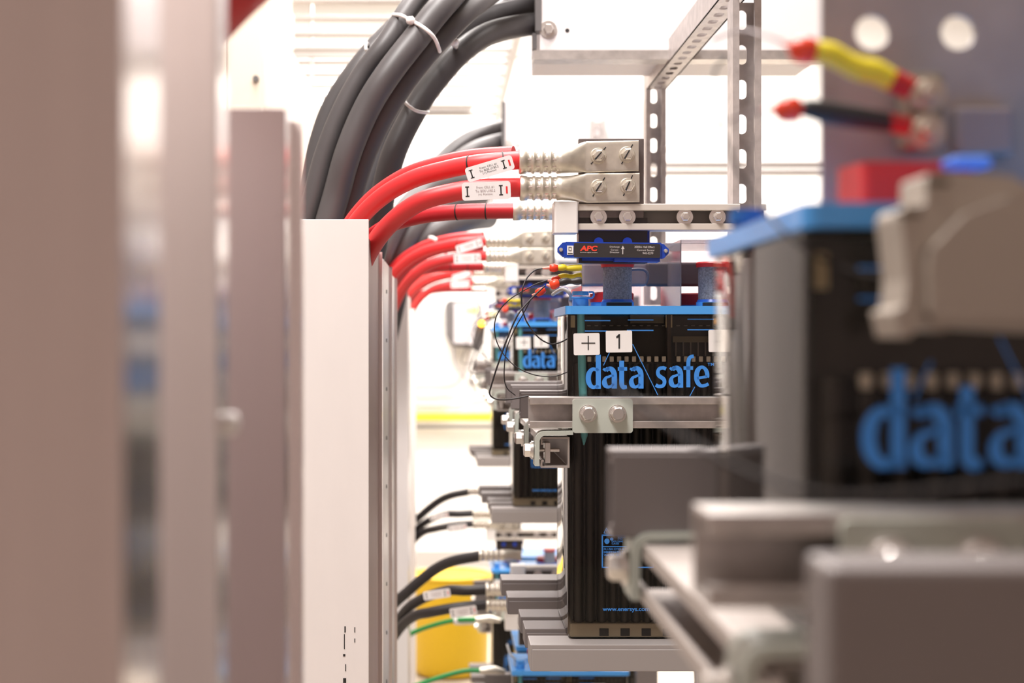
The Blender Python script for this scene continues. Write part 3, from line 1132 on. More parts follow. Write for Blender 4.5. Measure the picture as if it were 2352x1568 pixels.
# ------------------------------------------------------------------ racks
def rack(Ys, label, rails, lowtier=True, base=True, y_end=.75, backh=None):
    root = thing('battery_rack', (.30, Ys + .3, 0), label, 'rack', 'steel racks under the batteries')
    dY = Ys - 2.0

    def Q_(u, v, off=0):   # a point given at station-one scale
        return Vector(((u - VU) / 1700, Ys + off, H + (VV - v) / 1700))
    xr = (1800 - VU) / 1700
    tiers = [0.0, DZ] if lowtier else [0.0]
    for dz in tiers:
        for k, off in enumerate(rails):
            m = MB()
            xa = (1213 - VU) / 1700
            zc = H + (VV - 944) / 1700 + dz
            hh = .0205 if not (backh and k) else backh / 2
            if k == 0:
                m.prism([(Ys - .045 + b, zc + a) for a, b in strut_profile()], 'x', xa, xr)
                rl = m.build('guard_rail', GALV, root, bevel=.0008)
            else:
                zc2 = zc + .0205 - hh
                m.prism([(Ys + off + b, zc2 + a) for a, b in strut_profile(2 * hh, .030)][::1], 'x', xa, xr)
                m.box(xa + .001, xr, Ys + off - .0012, Ys + off + .001, zc2 - hh + .001, zc2 + hh - .003)
                rl = m.build('guard_rail', RAILG, root, bevel=.0008)
            if k == 0:
                # splice plate with two bolts
                m = MB()
                a, b = Q_(1308, 913), Q_(1443, 989)
                yf = Ys - .049
                pts = rrect(a.x, b.x, b.z + dz, a.z + dz, .004)
                m.prism(pts, 'y', yf, yf + .004)
                sp = m.build('splice_plate', PLATEG, root, bevel=.001)
                for ub in (1342, 1408):
                    m = MB()
                    c = Q_(ub, 945.5) + Vector((0, -.049, dz))
                    m.cyl(c, c - Vector((0, .003, 0)), px(21), px(20), n=28)
                    m.cyl(c - Vector((0, .003, 0)), c - Vector((0, .0045, 0)), px(18), px(17), n=28)
                    m.hexhead(c - Vector((0, .003, 0)), (0, -1, 0), px(16.5), .009)
                    m.cyl(c - Vector((0, .011, 0)), c - Vector((0, .0128, 0)), px(14), px(12), n=24)
                    m.build('hex_bolt', ZINC, sp)
                # L bracket
                m = MB()

                def z_(v):
                    return H + (VV - v) / 1700 + dz

                def x_(u):
                    return (u - VU) / 1700
                outer = [(1309, 984), (1245, 985), (1236, 987), (1229, 992), (1225, 999), (1224, 1008), (1223, 1063)]
                inner = [(1233, 1063), (1234, 1006), (1237, 999), (1243, 995), (1309, 993)]
                m.prism([(x_(u), z_(v)) for u, v in outer + inner], 'y', Ys - .050, Ys - .012)
                m.build('angle_bracket', PLATEG, root, bevel=.0008)
                # hex bolt into the end strut
                m = MB()
                c = Vector((x_(1222), Ys - .028, z_(1030)))
                m.cyl(c, c - Vector((.0028, 0, 0)), px(21), n=26)
                m.cyl(c - Vector((.0028, 0, 0)), c - Vector((.0045, 0, 0)), px(18), n=26)
                m.hexhead(c - Vector((.0045, 0, 0)), (-1, 0, 0), px(16.5), .0085)
                m.cyl(Vector((x_(1234), Ys - .028, z_(1030))), Vector((x_(1281), Ys - .028, z_(1030))), px(4.5), n=14)
                m.build('hex_bolt', ZINC, root)
                m = MB()
                m.box(x_(1247), x_(1260), Ys - .036, Ys - .012, z_(1058), z_(1012))
                m.build('channel_nut', ZINC, root, bevel=.001)
        # end strut along the depth, open to the aisle
        m = MB()
        prof = strut_profile(.0405, .038, .0022, .010, .004)
        xa = (1237 - VU) / 1700
        zc = H + (VV - 1033) / 1700 + dz
        m.prism([(xa + b, zc + a) for a, b in prof], 'y', Ys - .046, Ys + y_end)
        m.build('end_strut', mat('grey_beige_strut', (.40, .35, .32), .45, .3), root, bevel=.0008)
        for off in (rails[1:] if len(rails) > 1 else []):
            m = MB()
            outer = [(1309, 984), (1245, 985), (1236, 987), (1229, 992), (1225, 999), (1224, 1008), (1223, 1063)]
            inner = [(1233, 1063), (1234, 1006), (1237, 999), (1243, 995), (1309, 993)]
            m.prism([((u - VU) / 1700, H + (VV - v) / 1700 + dz) for u, v in outer + inner], 'y', Ys + off - .004, Ys + off + .034)
            m.build('angle_bracket', PLATEG, root, bevel=.0008)
            m = MB()
            c = Vector(((1222 - VU) / 1700, Ys + off + .015, H + (VV - 1030) / 1700 + dz))
            m.cyl(c, c - Vector((.003, 0, 0)), px(21), n=26)
            m.hexhead(c - Vector((.003, 0, 0)), (-1, 0, 0), px(16.5), .010)
            m.build('hex_bolt', ZINC, root)
        if base:
            for (off, ua, h) in ((-.035, 1215, 92), (.075, 1213, 70), (.165, 1210, 64), (.33, 1190, 70), (.50, 1185, 70)):
                m = MB()
                za = H + (VV - 1468) / 1700 + dz
                xa = (ua - VU) / 1700
                ya = Ys + off
                m.box(xa, xr, ya, ya + .062, za - h * .65 / 1700, za)
                m.box(xa + .002, xr, ya - .002, ya, za - h * .65 / 1700, za - 10 / 1700)
                m.build('shelf_rail', RAILL if off < 0 else RAILG, root, bevel=.0015)
    # posts at the hidden end and at the back
    for (x, y) in ((xr + .005, Ys - .04), (xr + .005, Ys + y_end - .05)):
        m = MB().box(x, x + .05, y, y + .045, 0, H + .02)
        m.build('rack_post', RAILG, root, bevel=.001)
    return root


rack(2.0, 'steel battery rack holding the sharp cell marked 1', [0, .205, .50, .72])
rack(3.6, 'blurred steel rack carrying two tiers, second from the front', [0, .205, .50])
rack(5.2, 'most distant blurred steel rack, near the yellow bin', [0, .205, .50])
near_rack = rack(.68, 'very blurred near steel rack with a large bolted bracket', [0, .325], lowtier=False, base=False, y_end=.37, backh=.060)

for ch in near_rack.children:
    if ch.name.split('.')[0] in ('angle_bracket', 'hex_bolt', 'channel_nut', 'end_strut'):
        ch.location += Vector((.007, 0, -.011))

# nearest flat rail in the lower corner
root = thing('shelf_rail', (.40, .5, H - .14), 'very blurred flat brown metal rail, nearest of all, in the lower corner', 'rail')
m = MB()
a = P(1905, 1300, .50)
m.box(a.x, .55, .50, .535, a.z - .10, a.z)
m.build('rail_face', RAILG, root, bevel=.003)

# ------------------------------------------------------------------ cable ducts, slotted posts, black cables
def duct(label):
    Y = 2.72
    root = thing('cable_duct', P(1500, 138, Y), label, 'cable duct', 'pale overhead cable ducts')
    m = MB()
    a, b = P(1240, -90, Y), P(1905, 116, Y)
    m.box(a.x, b.x, Y, Y + .003, b.z, a.z)
    m.box(a.x, b.x, Y, Y + .26, b.z, b.z + .002)
    m.box(a.x, b.x, Y + .257, Y + .26, b.z, a.z)
    m.box(a.x, b.x, Y, Y + .26, a.z - .002, a.z)
    m.build('duct_wall', DUCT, root)
    m = MB()
    a, b = P(1226, 0, Y), P(1905, 0, Y)
    z0, z1 = P(0, 138, Y).z, P(0, 117, Y).z
    m.box(a.x, b.x, Y - .006, Y - .003, z0 + .003, z1)
    m.box(a.x, b.x, Y - .008, Y + .04, z0, z0 + .003)
    m.build('duct_flange', GALV, root)
    m = MB()
    a = P(1229, -90, Y)
    b = P(1243, 72, Y)
    m.box(a.x, b.x, Y - .006, Y + .02, b.z, a.z)
    m.box(P(1223, 0, Y).x, P(1233, 0, Y).x, Y + .0, Y + .02, P(0, 112, Y).z, P(0, 76, Y).z)
    m.build('edge_trim', DGREY, root)
    m = MB()
    c = P(1259, 68, Y)
    m.cyl(c, c - Vector((0, .003, 0)), px(20, Y), n=28)
    m.hexhead(c - Vector((0, .003, 0)), (0, -1, 0), px(12, Y), .010)
    m.build('hex_bolt', ZINC, root)
    m = MB()
    c = P(1303, 70, Y - .0004)
    m.cyl(c, c + Vector((0, .001, 0)), px(5, Y), n=16)
    m.build('drilled_hole', INK, root)
    return root


d1 = duct('pale overhead cable duct with bolt at its corner, swallowing black cables')
reg.append((d1, 'pale cable duct, smaller and blurred, {}', (2, 3)))


def post(Y, uc, v0, v1, label, s=.94):
    root = thing('slotted_strut', P(uc, v1, Y), label, 'strut')
    a, b = P(uc, v0, Y), P(uc, v1, Y)
    m = MB()
    m.M = Matrix.Translation((a.x, Y, b.z))
    slotted_strut(m, a.z - b.z)
    m.build('slotted_channel', GALVD, root, bevel=.0)
    return root


pA = post(2.13, 1716, -60, 560, 'tall slotted steel strut standing upright beside the far right bolts')
pB = post(3.02, 1507, 128, 700, 'slotted steel strut hanging upright right of the dark lug plate')
post(4.268, 1374, 240, 560, 'short slotted strut with two bolts on the second cable duct')
root = thing('slotted_strut', P(1507, 180, 3.0), 'slotted strut running overhead away from the viewer, seen from below', 'strut')
m = MB()
c = P(1507, 182, 3.02)
m.M = Matrix.Translation((c.x, 1.9, c.z - .0205)) @ Matrix(((1, 0, 0, 0), (0, 0, 1, 0), (0, -1, 0, W), (0, 0, 0, 1)))
slotted_strut(m, 1.15)
m.build('slotted_channel', GALVD, root)

# bundle of heavy black cables rising from behind the panel into the duct
bk = [
    ([(600, 820, 2.45), (655, 640, 2.40), (690, 550, 2.40), (721, 446, 2.40), (748, 350, 2.40), (786, 255, 2.40), (832, 172, 2.40), (890, 96, 2.40), (948, 8, 2.44), (1020, -70, 2.52), (1130, -150, 2.75), (1300, -170, 2.85)], 24, 'black cable at the left front of the thick bundle'),
    ([(680, 780, 2.44), (715, 640, 2.39), (743, 550, 2.37), (773, 446, 2.37), (800, 350, 2.36), (842, 250, 2.36), (893, 168, 2.36), (957, 86, 2.38), (1028, 0, 2.42), (1120, -80, 2.60), (1290, -120, 2.85)], 30, 'thick black cable in the middle of the front bundle'),
    ([(735, 780, 2.47), (765, 620, 2.41), (787, 530, 2.40), (808, 440, 2.40), (842, 340, 2.40), (890, 245, 2.40), (945, 165, 2.41), (1008, 90, 2.43), (1090, 10, 2.50), (1190, -50, 2.70), (1310, -70, 2.85)], 28, 'black cable at the right front of the thick bundle'),
    ([(620, 760, 2.62), (690, 540, 2.60), (715, 420, 2.60), (737, 320, 2.60), (770, 235, 2.60), (835, 142, 2.60), (900, 72, 2.62), (960, 20, 2.64), (1080, -40, 2.75), (1300, -60, 2.88)], 27, 'dark black cable arching leftmost behind the thick bundle'),
    ([(810, 800, 2.50), (850, 620, 2.50), (868, 530, 2.50), (880, 446, 2.50), (907, 345, 2.50), (953, 253, 2.52), (995, 190, 2.54), (1060, 118, 2.58), (1130, 75, 2.66), (1225, 55, 2.76), (1310, 50, 2.82)], 29, 'black cable entering the duct lowest, with a white tie'),
    ([(760, 800, 2.60), (805, 620, 2.58), (836, 446, 2.58), (870, 330, 2.60), (930, 215, 2.62), (1010, 115, 2.66), (1100, 50, 2.74), (1200, 20, 2.82), (1300, 12, 2.88)], 28, 'black cable entering the duct just above the lowest one'),
    ([(820, 780, 2.66), (850, 600, 2.66), (875, 450, 2.68), (925, 300, 2.70), (1000, 180, 2.74), (1100, 70, 2.80), (1200, -5, 2.86), (1300, -20, 2.90)], 25, 'black cable mostly hidden inside the arching bundle'),
]
for (pts, r, lb) in bk:
    path = ppath(pts)
    path = [Vector((path[0].x - .03, path[0].y, .02)), Vector((path[0].x - .02, path[0].y, path[0].z - .3))] + path
    root = tag(MB().tube(path, px(r, 2.45), 20).build('black_cable', BLK), lb, 'cable', 'heavy black cables into the ducts')
    if 'entering the duct' in lb:
        reg.append((root, ('lowest' if 'lowest, with' in lb else 'second lowest') + ' black cable entering the smaller duct {}', (2, 3)))
for (pts, r, lb) in (([(850, 760, 3.95), (905, 640, 3.92), (955, 570, 3.9), (1010, 528, 3.9), (1075, 505, 3.95), (1120, 500, 4.1)], 26, 'black cable curving below the sharp red cables, outermost of the far ones'),
                     ([(820, 760, 3.9), (875, 640, 3.88), (915, 570, 3.86), (965, 510, 3.9), (1030, 470, 4.0), (1100, 450, 4.2)], 27, 'black cable curving behind the sharp red cables, inner of the far ones'),
                     ([(790, 760, 3.8), (850, 640, 3.80), (885, 560, 3.80), (925, 490, 3.85), (985, 430, 4.0), (1060, 410, 4.2)], 26, 'black cable farthest inside, glimpsed between panel and red cables')):
    tag(MB().tube(ppath(pts), px(r, 3.9), 20).build('black_cable', BLK), lb, 'cable', 'heavy black cables into the ducts')


def loop(front, back, r, label, knob=None):
    path = smoothpath([P(*p) for p in front + back] + [P(*front[0])], 6)
    root = thing('cable_tie', path[0], label, 'cable tie')
    m = MB().tube(path, r, 8)
    m.build('strap', WHT, root)
    if knob:
        m = MB()
        c = P(*knob)
        m.loft([[(c.x + dx, c.y + q * math.cos(a), c.z + q * math.sin(a)) for a in [2 * PI * k / 10 for k in range(10)]] for dx, q in ((-.007, .003), (-.005, .006), (.003, .007), (.007, .003))])
        m.build('tie_head', WHT, root)
    return root


loop([(903, 34, 2.41), (922, 36, 2.385), (945, 48, 2.375), (975, 65, 2.345), (998, 88, 2.35), (1010, 118, 2.38)], [(1000, 100, 2.5), (950, 50, 2.5)], px(4.5, 2.4), 'white cable tie with knob around the top of the black bundle', (943, 47, 2.365))
loop([(928, 232, 2.462), (940, 244, 2.452), (958, 255, 2.452), (982, 258, 2.475)], [(975, 250, 2.58), (935, 235, 2.58)], px(4, 2.45), 'white cable tie around the lowest black cable')
loop([(842, 98, 2.56), (840, 108, 2.555), (842, 116, 2.56)], [(850, 110, 2.64)], px(4, 2.5), 'bit of white cable tie behind the black bundle')
loop([(1036, 92, 2.50), (1044, 90, 2.49), (1050, 98, 2.49)], [(1046, 110, 2.56)], px(4, 2.5), 'small white tie knob beside the black bundle, close to the duct', (1044, 97, 2.49))
m = MB().tube(ppath([(988, 546, 3.72), (996, 548, 3.70), (1008, 556, 3.70), (1018, 568, 3.72), (1024, 580, 3.78)]), px(5, 3.7), 8)
tag(m.build('cable_tie', WHT), 'pale tie tail sticking up from the far black cables', 'cable tie')

# dark red cable crossing the top, from behind the second upright
root = thing('power_cable', P(520, 60, .95), 'dark red cable cut off by the top edge, beside the second upright', 'cable')
path = ppath([(420, 190, 1.02), (470, 90, .98), (530, 18, .95), (600, -45, .93), (700, -110, .92)])
MB().tube(path, px(46, .95), 20).build('cable_sheath', mat('dark_red_rubber', (.42, .008, .012), .4), root)

# ------------------------------------------------------------------ copies on the farther stations
place = {2: 'high in the second rack', 3: 'high in the farthest rack', 12: 'low in the second rack', 13: 'low in the farthest rack'}
offs = {2: (0, 1.6, 0), 3: (0, 3.2, 0), 12: (0, 1.6, DZ), 13: (0, 3.2, DZ)}
for (o, ph, st) in reg:
    for k in st:
        c_ = dup(o, offs[k], ph.format(place[k]))
        if o is d1:
            c_.scale.x = .763
            c_.location.x = .176 + (c_.location.x - .176) * .763
n0 = dup(cellA, (0, .68 - 2.0, 0), 'very blurred near battery cell with a blue lid and dark front')
n0.scale.y = 1.24
n0.location.y += .0235
n0.location.z += .0055
for ch in n0.children:
    if ch.name.split('.')[0] in ('jar', 'plate_pack', 'divider'):
        ch.scale.z = 1.022
    if ch.name.split('.')[0] == 'lid':
        ch.location.z += .0098
for ch in list(n0.children_recursive):
    if ch.name.split('.')[0] in ('flame_arrestor', 'vent_base', 'vent_cap', 'vent_collar', 'vent_slot', 'terminal_collar', 'terminal_base', 'filling_port', 'port_cap', 'vent_hose', 'number_label', 'label_character', 'dip_tube'):
        bpy.data.objects.remove(ch)

rc = ppath([(760, 700, 2.24), (795, 590, 2.22), (850, 508, 2.18), (930, 444, 2.14), (1020, 410, 2.12), (1100, 400, 2.1), (1180, 398, 2.1)])
for k, w_ in ((2, 'high in the second rack'), (3, 'high in the farthest rack')):
    o = tag(MB().tube([p + Vector(offs[k]) for p in rc], RC, 18).build('power_cable', _m['deep_red_rubber']), 'darker red cable tucked between the tagged red ones, ' + w_, 'cable', 'heavy red cables with lugs')

# lower-tier black cables with lugs
nm = {2: 'second rack', 3: 'farthest rack'}


def black_cable(pts, r, lugspec, word, tags=None):
    path0 = ppath(pts)
    root = thing('power_cable', path0[-1], 'x', 'cable', 'black cables with lugs on the lower tiers')
    MB().tube(path0, r, 16).build('cable_sheath', BLKC, root)
    if lugspec:
        lug(root, *lugspec)
    if tags:
        cable_tag(root, *tags)
    o = Vector(root.location)
    root.location = o + Vector(offs[12])
    root['label'] = f'{word} black cable with lug, lower tier of the second rack'
    dup(root, (0, 1.6, 0), f'{word} black cable with lug, lower tier of the farthest rack')


black_cable([(800, 620, 2.14), (860, 500, 2.09), (930, 430, 2.05), (1030, 382, 2.02), (1110, 372, 2.0), (1200, 367, 2.0)], RC,
            ((1192, 1290, 1466), 340, 399, 0, (325, 397, 3), 2.0, ((1374, 358, .85), (1440, 355, 1.05))), 'topmost', (990, 380, 112, 36, -.14, 1.985, TXT))
black_cable([(770, 700, 2.15), (842, 560, 2.08), (900, 490, 2.03), (960, 462, 2.0), (1040, 442, 1.99), (1110, 433, 1.99), (1200, 430, 2.0)], RC,
            ((1194, 1290, 1468), 404, 460, 0, (398, 466, 1), 2.0, ((1375, 430, 1.0), (1442, 427, 1.15))), 'middle', (1100, 440, 112, 41, -.14, 1.96, TXT))
black_cable([(740, 720, 2.27), (805, 560, 2.25), (880, 470, 2.22), (980, 380, 2.2), (1060, 330, 2.17), (1170, 300, 2.15)], RC * 1.1,
            ((1160, 1262, 1330), 276, 322, 0, (280, 318, 0), 2.15, ()), 'highest arching')

# ------------------------------------------------------------------ near rack fittings (very blurred)
root = thing('steel_plate', P(2100, 460, .78), 'very blurred dark mottled steel plate with two round holes, near corner', 'metal plate')
m = MB()
Yp = .80
a = P(1888, -160, Yp)
b = P(2460, 545, Yp)
# plate with two holes: bands around hole cells
holes = [P(2004, 74, Yp), P(2201, 76, Yp)]
hr = px(40, Yp)
cell = px(60, Yp)
zt, zb = holes[0].z + cell, holes[0].z - cell


def plate_band(x0, x1, z0, z1):
    m.box(x0, x1, Yp, Yp + .004, z0, z1)


plate_band(a.x, b.x, zt, a.z)
plate_band(a.x, b.x, b.z, zb)
xs = a.x
for h_ in holes:
    plate_band(xs, h_.x - cell, zb, zt)
    xs = h_.x + cell
    zc = (zb + zt) / 2
    angs = [2 * PI * k / 32 for k in range(32)]
    inn = [(h_.x + hr * math.cos(t), zc + hr * math.sin(t)) for t in angs]
    out = [(h_.x + cell * math.cos(t) / max(abs(math.cos(t)), abs(math.sin(t))), zc + cell * math.sin(t) / max(abs(math.cos(t)), abs(math.sin(t)))) for t in angs]
    for y in (Yp, Yp + .004):
        m.add([(x, y, z) for x, z in out + inn], [(i, (i + 1) % 32, 32 + (i + 1) % 32, 32 + i) for i in range(32)])
    m.add([(x, Yp, z) for x, z in inn] + [(x, Yp + .004, z) for x, z in inn], [(i, (i + 1) % 32, 32 + (i + 1) % 32, 32 + i) for i in range(32)], True)
plate_band(xs, b.x, zb, zt)
m.build('plate', STEELD, root)
m = MB()
m.pbox(2200, 2330, 245, 355, Yp - .01, .009)
m.build('pale_patch_plate', mat('mauve_steel', (.30, .26, .27), .5, .3), root, bevel=.002)
for (bu, bv) in ((2133, 214), (2130, 300)):
    m = MB()
    c = P(bu, bv, .765)
    s_ = px(1, .765)
    m.cyl(c + Vector((0, .006, 0)), c, s_ * 44, s_ * 42, n=28)
    m.cyl(c, c - Vector((0, .002, 0)), s_ * 34, s_ * 30, n=28)
    m.hexhead(c - Vector((0, .002, 0)), (0, -1, 0), s_ * 24, .006)
    m.build('hex_bolt', mat('warm_tin', (.52, .46, .38), .35, .8), root)
m = MB().pbox(2080, 2172, 165, 345, .772, .02)
m.build('terminal_block', mat('dull_brass', (.25, .22, .17), .4, .5), root, bevel=.003)


def near_connector(label, tipw, redp, sleeve, smat, tail, wire, Y=.74):
    root = thing('sense_wire', P(redp[0], redp[1], Y), label, 'wire')
    s_ = px(1, Y)
    a, b = P(redp[0], redp[1], Y), P(redp[2], redp[3], Y)
    L = b - a
    MB().tube([a, a + L * .2, a + L * .55, a + L * .9, b], [s_ * 12, s_ * 27, s_ * 32, s_ * 29, s_ * 18], 14).build('crimp_connector', ORG, root)
    MB().tube([P(tipw[0], tipw[1], Y), a + L * .1], [s_ * 4, s_ * 11], 10).build('wire_boot', PINKW, root)
    pp = smoothpath([P(u, v, Y) for u, v, r in sleeve], 4)
    rr = [s_ * (sleeve[min(i // 4, len(sleeve) - 1)][2] * (1 - (i % 4) / 4) + sleeve[min(i // 4 + 1, len(sleeve) - 1)][2] * (i % 4) / 4) for i in range(len(pp))]
    MB().tube(pp, rr, 14).build('insulating_sleeve', smat, root)
    c, d = P(tail[0], tail[1], Y), P(tail[2], tail[3], Y)
    MB().tube([c, d], s_ * tail[4], 14).build('ring_terminal_neck', mat('crimson_plastic', (.45, .01, .012), .4), root)
    MB().tube(ppath(wire), px(4, .74), 8).build('wire', mat('mauve_wire', (.12, .07, .075), .5), root)


near_connector('blurred yellow sleeved wire with red crimp reaching the upper near bolt', (1795, 97), (1812, 108, 1876, 120),
               [(1870, 118, 24), (1905, 124, 28), (1940, 142, 26), (1975, 158, 28), (2010, 165, 28), (2050, 186, 25)], YEL, (2048, 184, 2092, 205, 26), [(1800, 97, .74), (1760, 82, .76), (1700, 70, .85), (1640, 90, .95)])
near_connector('blurred black sleeved wire with red crimp reaching the lower near bolt', (1752, 252), (1778, 252, 1840, 250),
               [(1836, 250, 16), (1862, 250, 23), (1900, 258, 27), (1970, 270, 26), (2045, 282, 22)], INK, (2040, 280, 2090, 290, 22), [(1756, 252, .74), (1700, 268, .76), (1655, 286, .78), (1590, 312, .82), (1520, 345, .95)])
m = MB().tube(ppath([(1668, 130, .85), (1643, 160, .83), (1640, 215, .80), (1655, 286, .78), (1690, 380, .76), (1745, 470, .74), (1815, 545, .70), (1900, 600, .68), (1990, 630, .665), (2080, 640, .66)]), px(4.5, .74), 8)
tag(m.build('sense_wire', mat('brown_grey_wire', (.02, .015, .014), .8)), 'blurred brown wire drooping across the near battery and its blue lid', 'wire')
m = MB().tube(ppath([(1405, 885, .62), (1480, 935, .60), (1560, 995, .58), (1650, 1050, .56), (1750, 1095, .54), (1860, 1130, .52), (2000, 1140, .52), (2360, 1100, .52)]), px(7, .58), 8)
tag(m.build('sense_wire', mat('brown_grey_wire', (.02, .015, .014), .8)), 'very blurred dark wire slanting down over the near rack bracket', 'wire')

# blue port at the back of the near lid
root = thing('filling_port', P(1716, 560, .86), 'blurred dark blue filling port at the back of the near blue lid', 'port')
c = P(1716, 500, .85)
s_ = px(1, .85)
m = MB()
m.cyl((c.x, c.y, P(0, 560, .85).z), (c.x, c.y, P(0, 512, .85).z), s_ * 32, s_ * 34)
m.build('port_neck', mat('navy_blue_plastic', (.01, .10, .32), .4), root)
m = MB()
m.cyl((c.x, c.y, P(0, 512, .85).z), (c.x, c.y, P(0, 482, .85).z), s_ * 43, s_ * 40)
m.build('port_cap', mat('navy_blue_plastic', (.01, .10, .32), .4), root)

# red terminal cover, grey moulded cover
root = thing('terminal_cover', P(2040, 470, .71), 'blurred red plastic terminal cover on the near blue lid', 'terminal cover')
m = MB()
Yc = .715
a, b = P(1960, 352, Yc), P(2240, 468, Yc)
m.prism([(a.x, Yc + .03), (a.x + px(26, Yc), Yc), (b.x, Yc), (b.x, Yc + .07), (a.x + .02, Yc + .07)], 'z', b.z, a.z - .004)
m.build('cover_body', REDP, root, bevel=.003)
m = MB().pbox(2185, 2285, 356, 385, .70, .02)
tag(m.build('blue_clip', mat('pale_blue_plastic', (.12, .25, .75), .3), bevel=.003), 'blurred small blue clip on top of the grey moulded cover', 'clip')
root = thing('moulded_cover', P(2220, 780, .60), 'big blurred grey beige moulded cover hanging over the near battery front', 'cover')
Yg = .61
m = MB()
outl = [(2068, 492), (2078, 474), (2126, 470), (2130, 398), (2180, 392), (2320, 402), (2390, 440), (2420, 500), (2420, 765), (2300, 758), (2190, 752), (2160, 762), (2112, 748), (2088, 776), (2070, 776), (2054, 712), (2078, 706), (2084, 640), (2076, 560)]
q = [P(u, v, Yg) for u, v in outl]
m.prism([(p.x, p.z) for p in q], 'y', Yg, Yg + .035)
m.build('cover_body', GBOX, root, bevel=.004, seg=3)
m = MB()
for (a0, a1, b0, b1) in ((2130, 2180, 412, 425), (2060, 2115, 484, 496)):
    m.pbox(a0, a1, b0, b1, Yg - .001, .002)
m.build('vent_slot', mat('brown_slot', (.09, .075, .05), .6), root)
m = MB()
outl = [(2136, 575), (2220, 490), (2350, 440), (2400, 470), (2400, 740), (2140, 735)]
q = [P(u, v, Yg - .008) for u, v in outl]
m.prism([(p.x, p.z) for p in q], 'y', Yg - .008, Yg)
m.build('raised_face', GBOX, root, bevel=.006, seg=3)

# ------------------------------------------------------------------ far things
# tall cream cabinets
def cabinet(xl, xr, Y, dep, top, label, seam=None):
    root = thing('tall_cabinet', ((xl + xr) / 2, Y + dep / 2, 0), label, 'cabinet')
    MB().box(xl, xr, Y, Y + dep, 0, top).build('cabinet_body', CREAM, root, bevel=.004)
    if seam:
        m = MB().box(seam + .002, xr - .012, Y - .018, Y, .05, top - .03)
        d = m.build('door', CREAM, root, bevel=.003)
        m = MB()
        c = Vector((xr - .028, Y - .018, P(0, 184, Y).z))
        m.cyl(c, c - Vector((0, .012, 0)), .009, n=14)
        m.build('door_knob', DGREY, d)
        m = MB().box(xl + .004, seam - .002, Y - .018, Y, .05, top - .03)
        m.build('door', CREAM, root, bevel=.003)
    return root


cabinet(-1.25, (613 - VU) * 4.2 / F, 4.2, .7, 2.72, 'tall cream cabinet with a narrow door seam, behind the mauve upright', seam=(521 - VU) * 4.2 / F)
cabinet(-1.15, (672 - VU) * 5.0 / F, 5.0, 1.15, H + .98, 'lower cream cabinet with a sloping side, behind the first cream cabinet')

# overhead ladder tray
root = thing('cable_ladder', (-.45, 6, 2.85), 'pale metal cable ladder hanging below the ceiling', 'cable ladder')
for x in (-.80, .30):
    MB().box(x, x + .03, 4.0, 9.0, 2.80, 2.88).build('side_rail', mat('pale_ladder_metal', (.44, .41, .39), .45, .3), root)
for k in range(15):
    y = 4.2 + k * .32
    MB().cyl((-.78, y, 2.835), (.30, y, 2.835), .014, n=12).build('rung', mat('pale_ladder_metal', (.6, .6, .6)), root)
root = thing('support_beam', (-.3, 6.9, 2.7), 'pale horizontal beam carrying the overhead cable ladder', 'beam')
MB().box(-1.2, .6, 6.9, 6.96, H + (784 - 130) * 6.9 / F, H + (784 - 108) * 6.9 / F).build('beam', mat('pale_ladder_metal', (.6, .6, .6)), root)
for x in (-.62, -.10):
    MB().cyl((x, 6.93, 2.7), (x, 6.93, 3.9), .008).build('hanger_rod', ZINC, root)
# hanging strut and pale boxes behind the bundle
root = thing('ceiling_hanger', P(645, 60, 4.0), 'grey galvanised hanger beside the top of the first cream cabinet', 'hanger')
MB().pbox(626, 650, -120, 112, 5.3, .05).build('hanger_post', GALVD, root)
MB().pbox(650, 672, 30, 110, 5.6, .04).build('hanger_plate', WHT, root)
root = thing('junction_box', P(1045, 240, 9), 'faint pale box on the white wall behind the black cables', 'box')
MB().pbox(985, 1078, 172, 238, 8.6, .12).build('box_body', LGREY, root, bevel=.005)
MB().pbox(940, 1085, 238, 246, 8.58, .2).build('box_shelf', LGREY, root)

# wall conduits
def conduit(pts, r, mt, label):
    tag(MB().tube(ppath(pts), px(r, 9.7), 12).build('conduit', mt), label, 'pipe', 'pipes on the back wall')


GP = mat('pale_grey_pipe', (.62, .58, .56), .45)
conduit([(900, 957, 9.80), (1170, 957, 9.80)], 9, mat('bright_yellow_pipe', (.88, .78, .02), .4), 'bright yellow pipe running level along the back wall')
conduit([(900, 980, 9.80), (1170, 979, 9.80)], 4, DGREY, 'thin dark pipe just under the yellow pipe')
conduit([(900, 930, 9.80), (1040, 930, 9.80), (1090, 922, 9.80), (1150, 915, 9.80)], 5, GP, 'pale pipe directly above the yellow pipe')
conduit([(900, 910, 9.80), (1030, 909, 9.80), (1065, 898, 9.80), (1085, 870, 9.80)], 5, GP, 'pale pipe bending upward, second above the yellow pipe')
conduit([(900, 888, 9.80), (1020, 886, 9.80), (1055, 872, 9.80), (1075, 835, 9.80), (1078, 790, 9.80)], 5, GP, 'topmost pale pipe bending up to the grey wall unit')
DP = mat('mid_grey_pipe', (.22, .19, .18), .5)
conduit([(1180, 376, 9.88), (2000, 376, 9.88)], 4.5, DP, 'upper of two level pale pipes high on the back wall')
conduit([(1180, 394, 9.88), (2000, 394, 9.88)], 4.5, DP, 'lower of two level pale pipes high on the back wall')

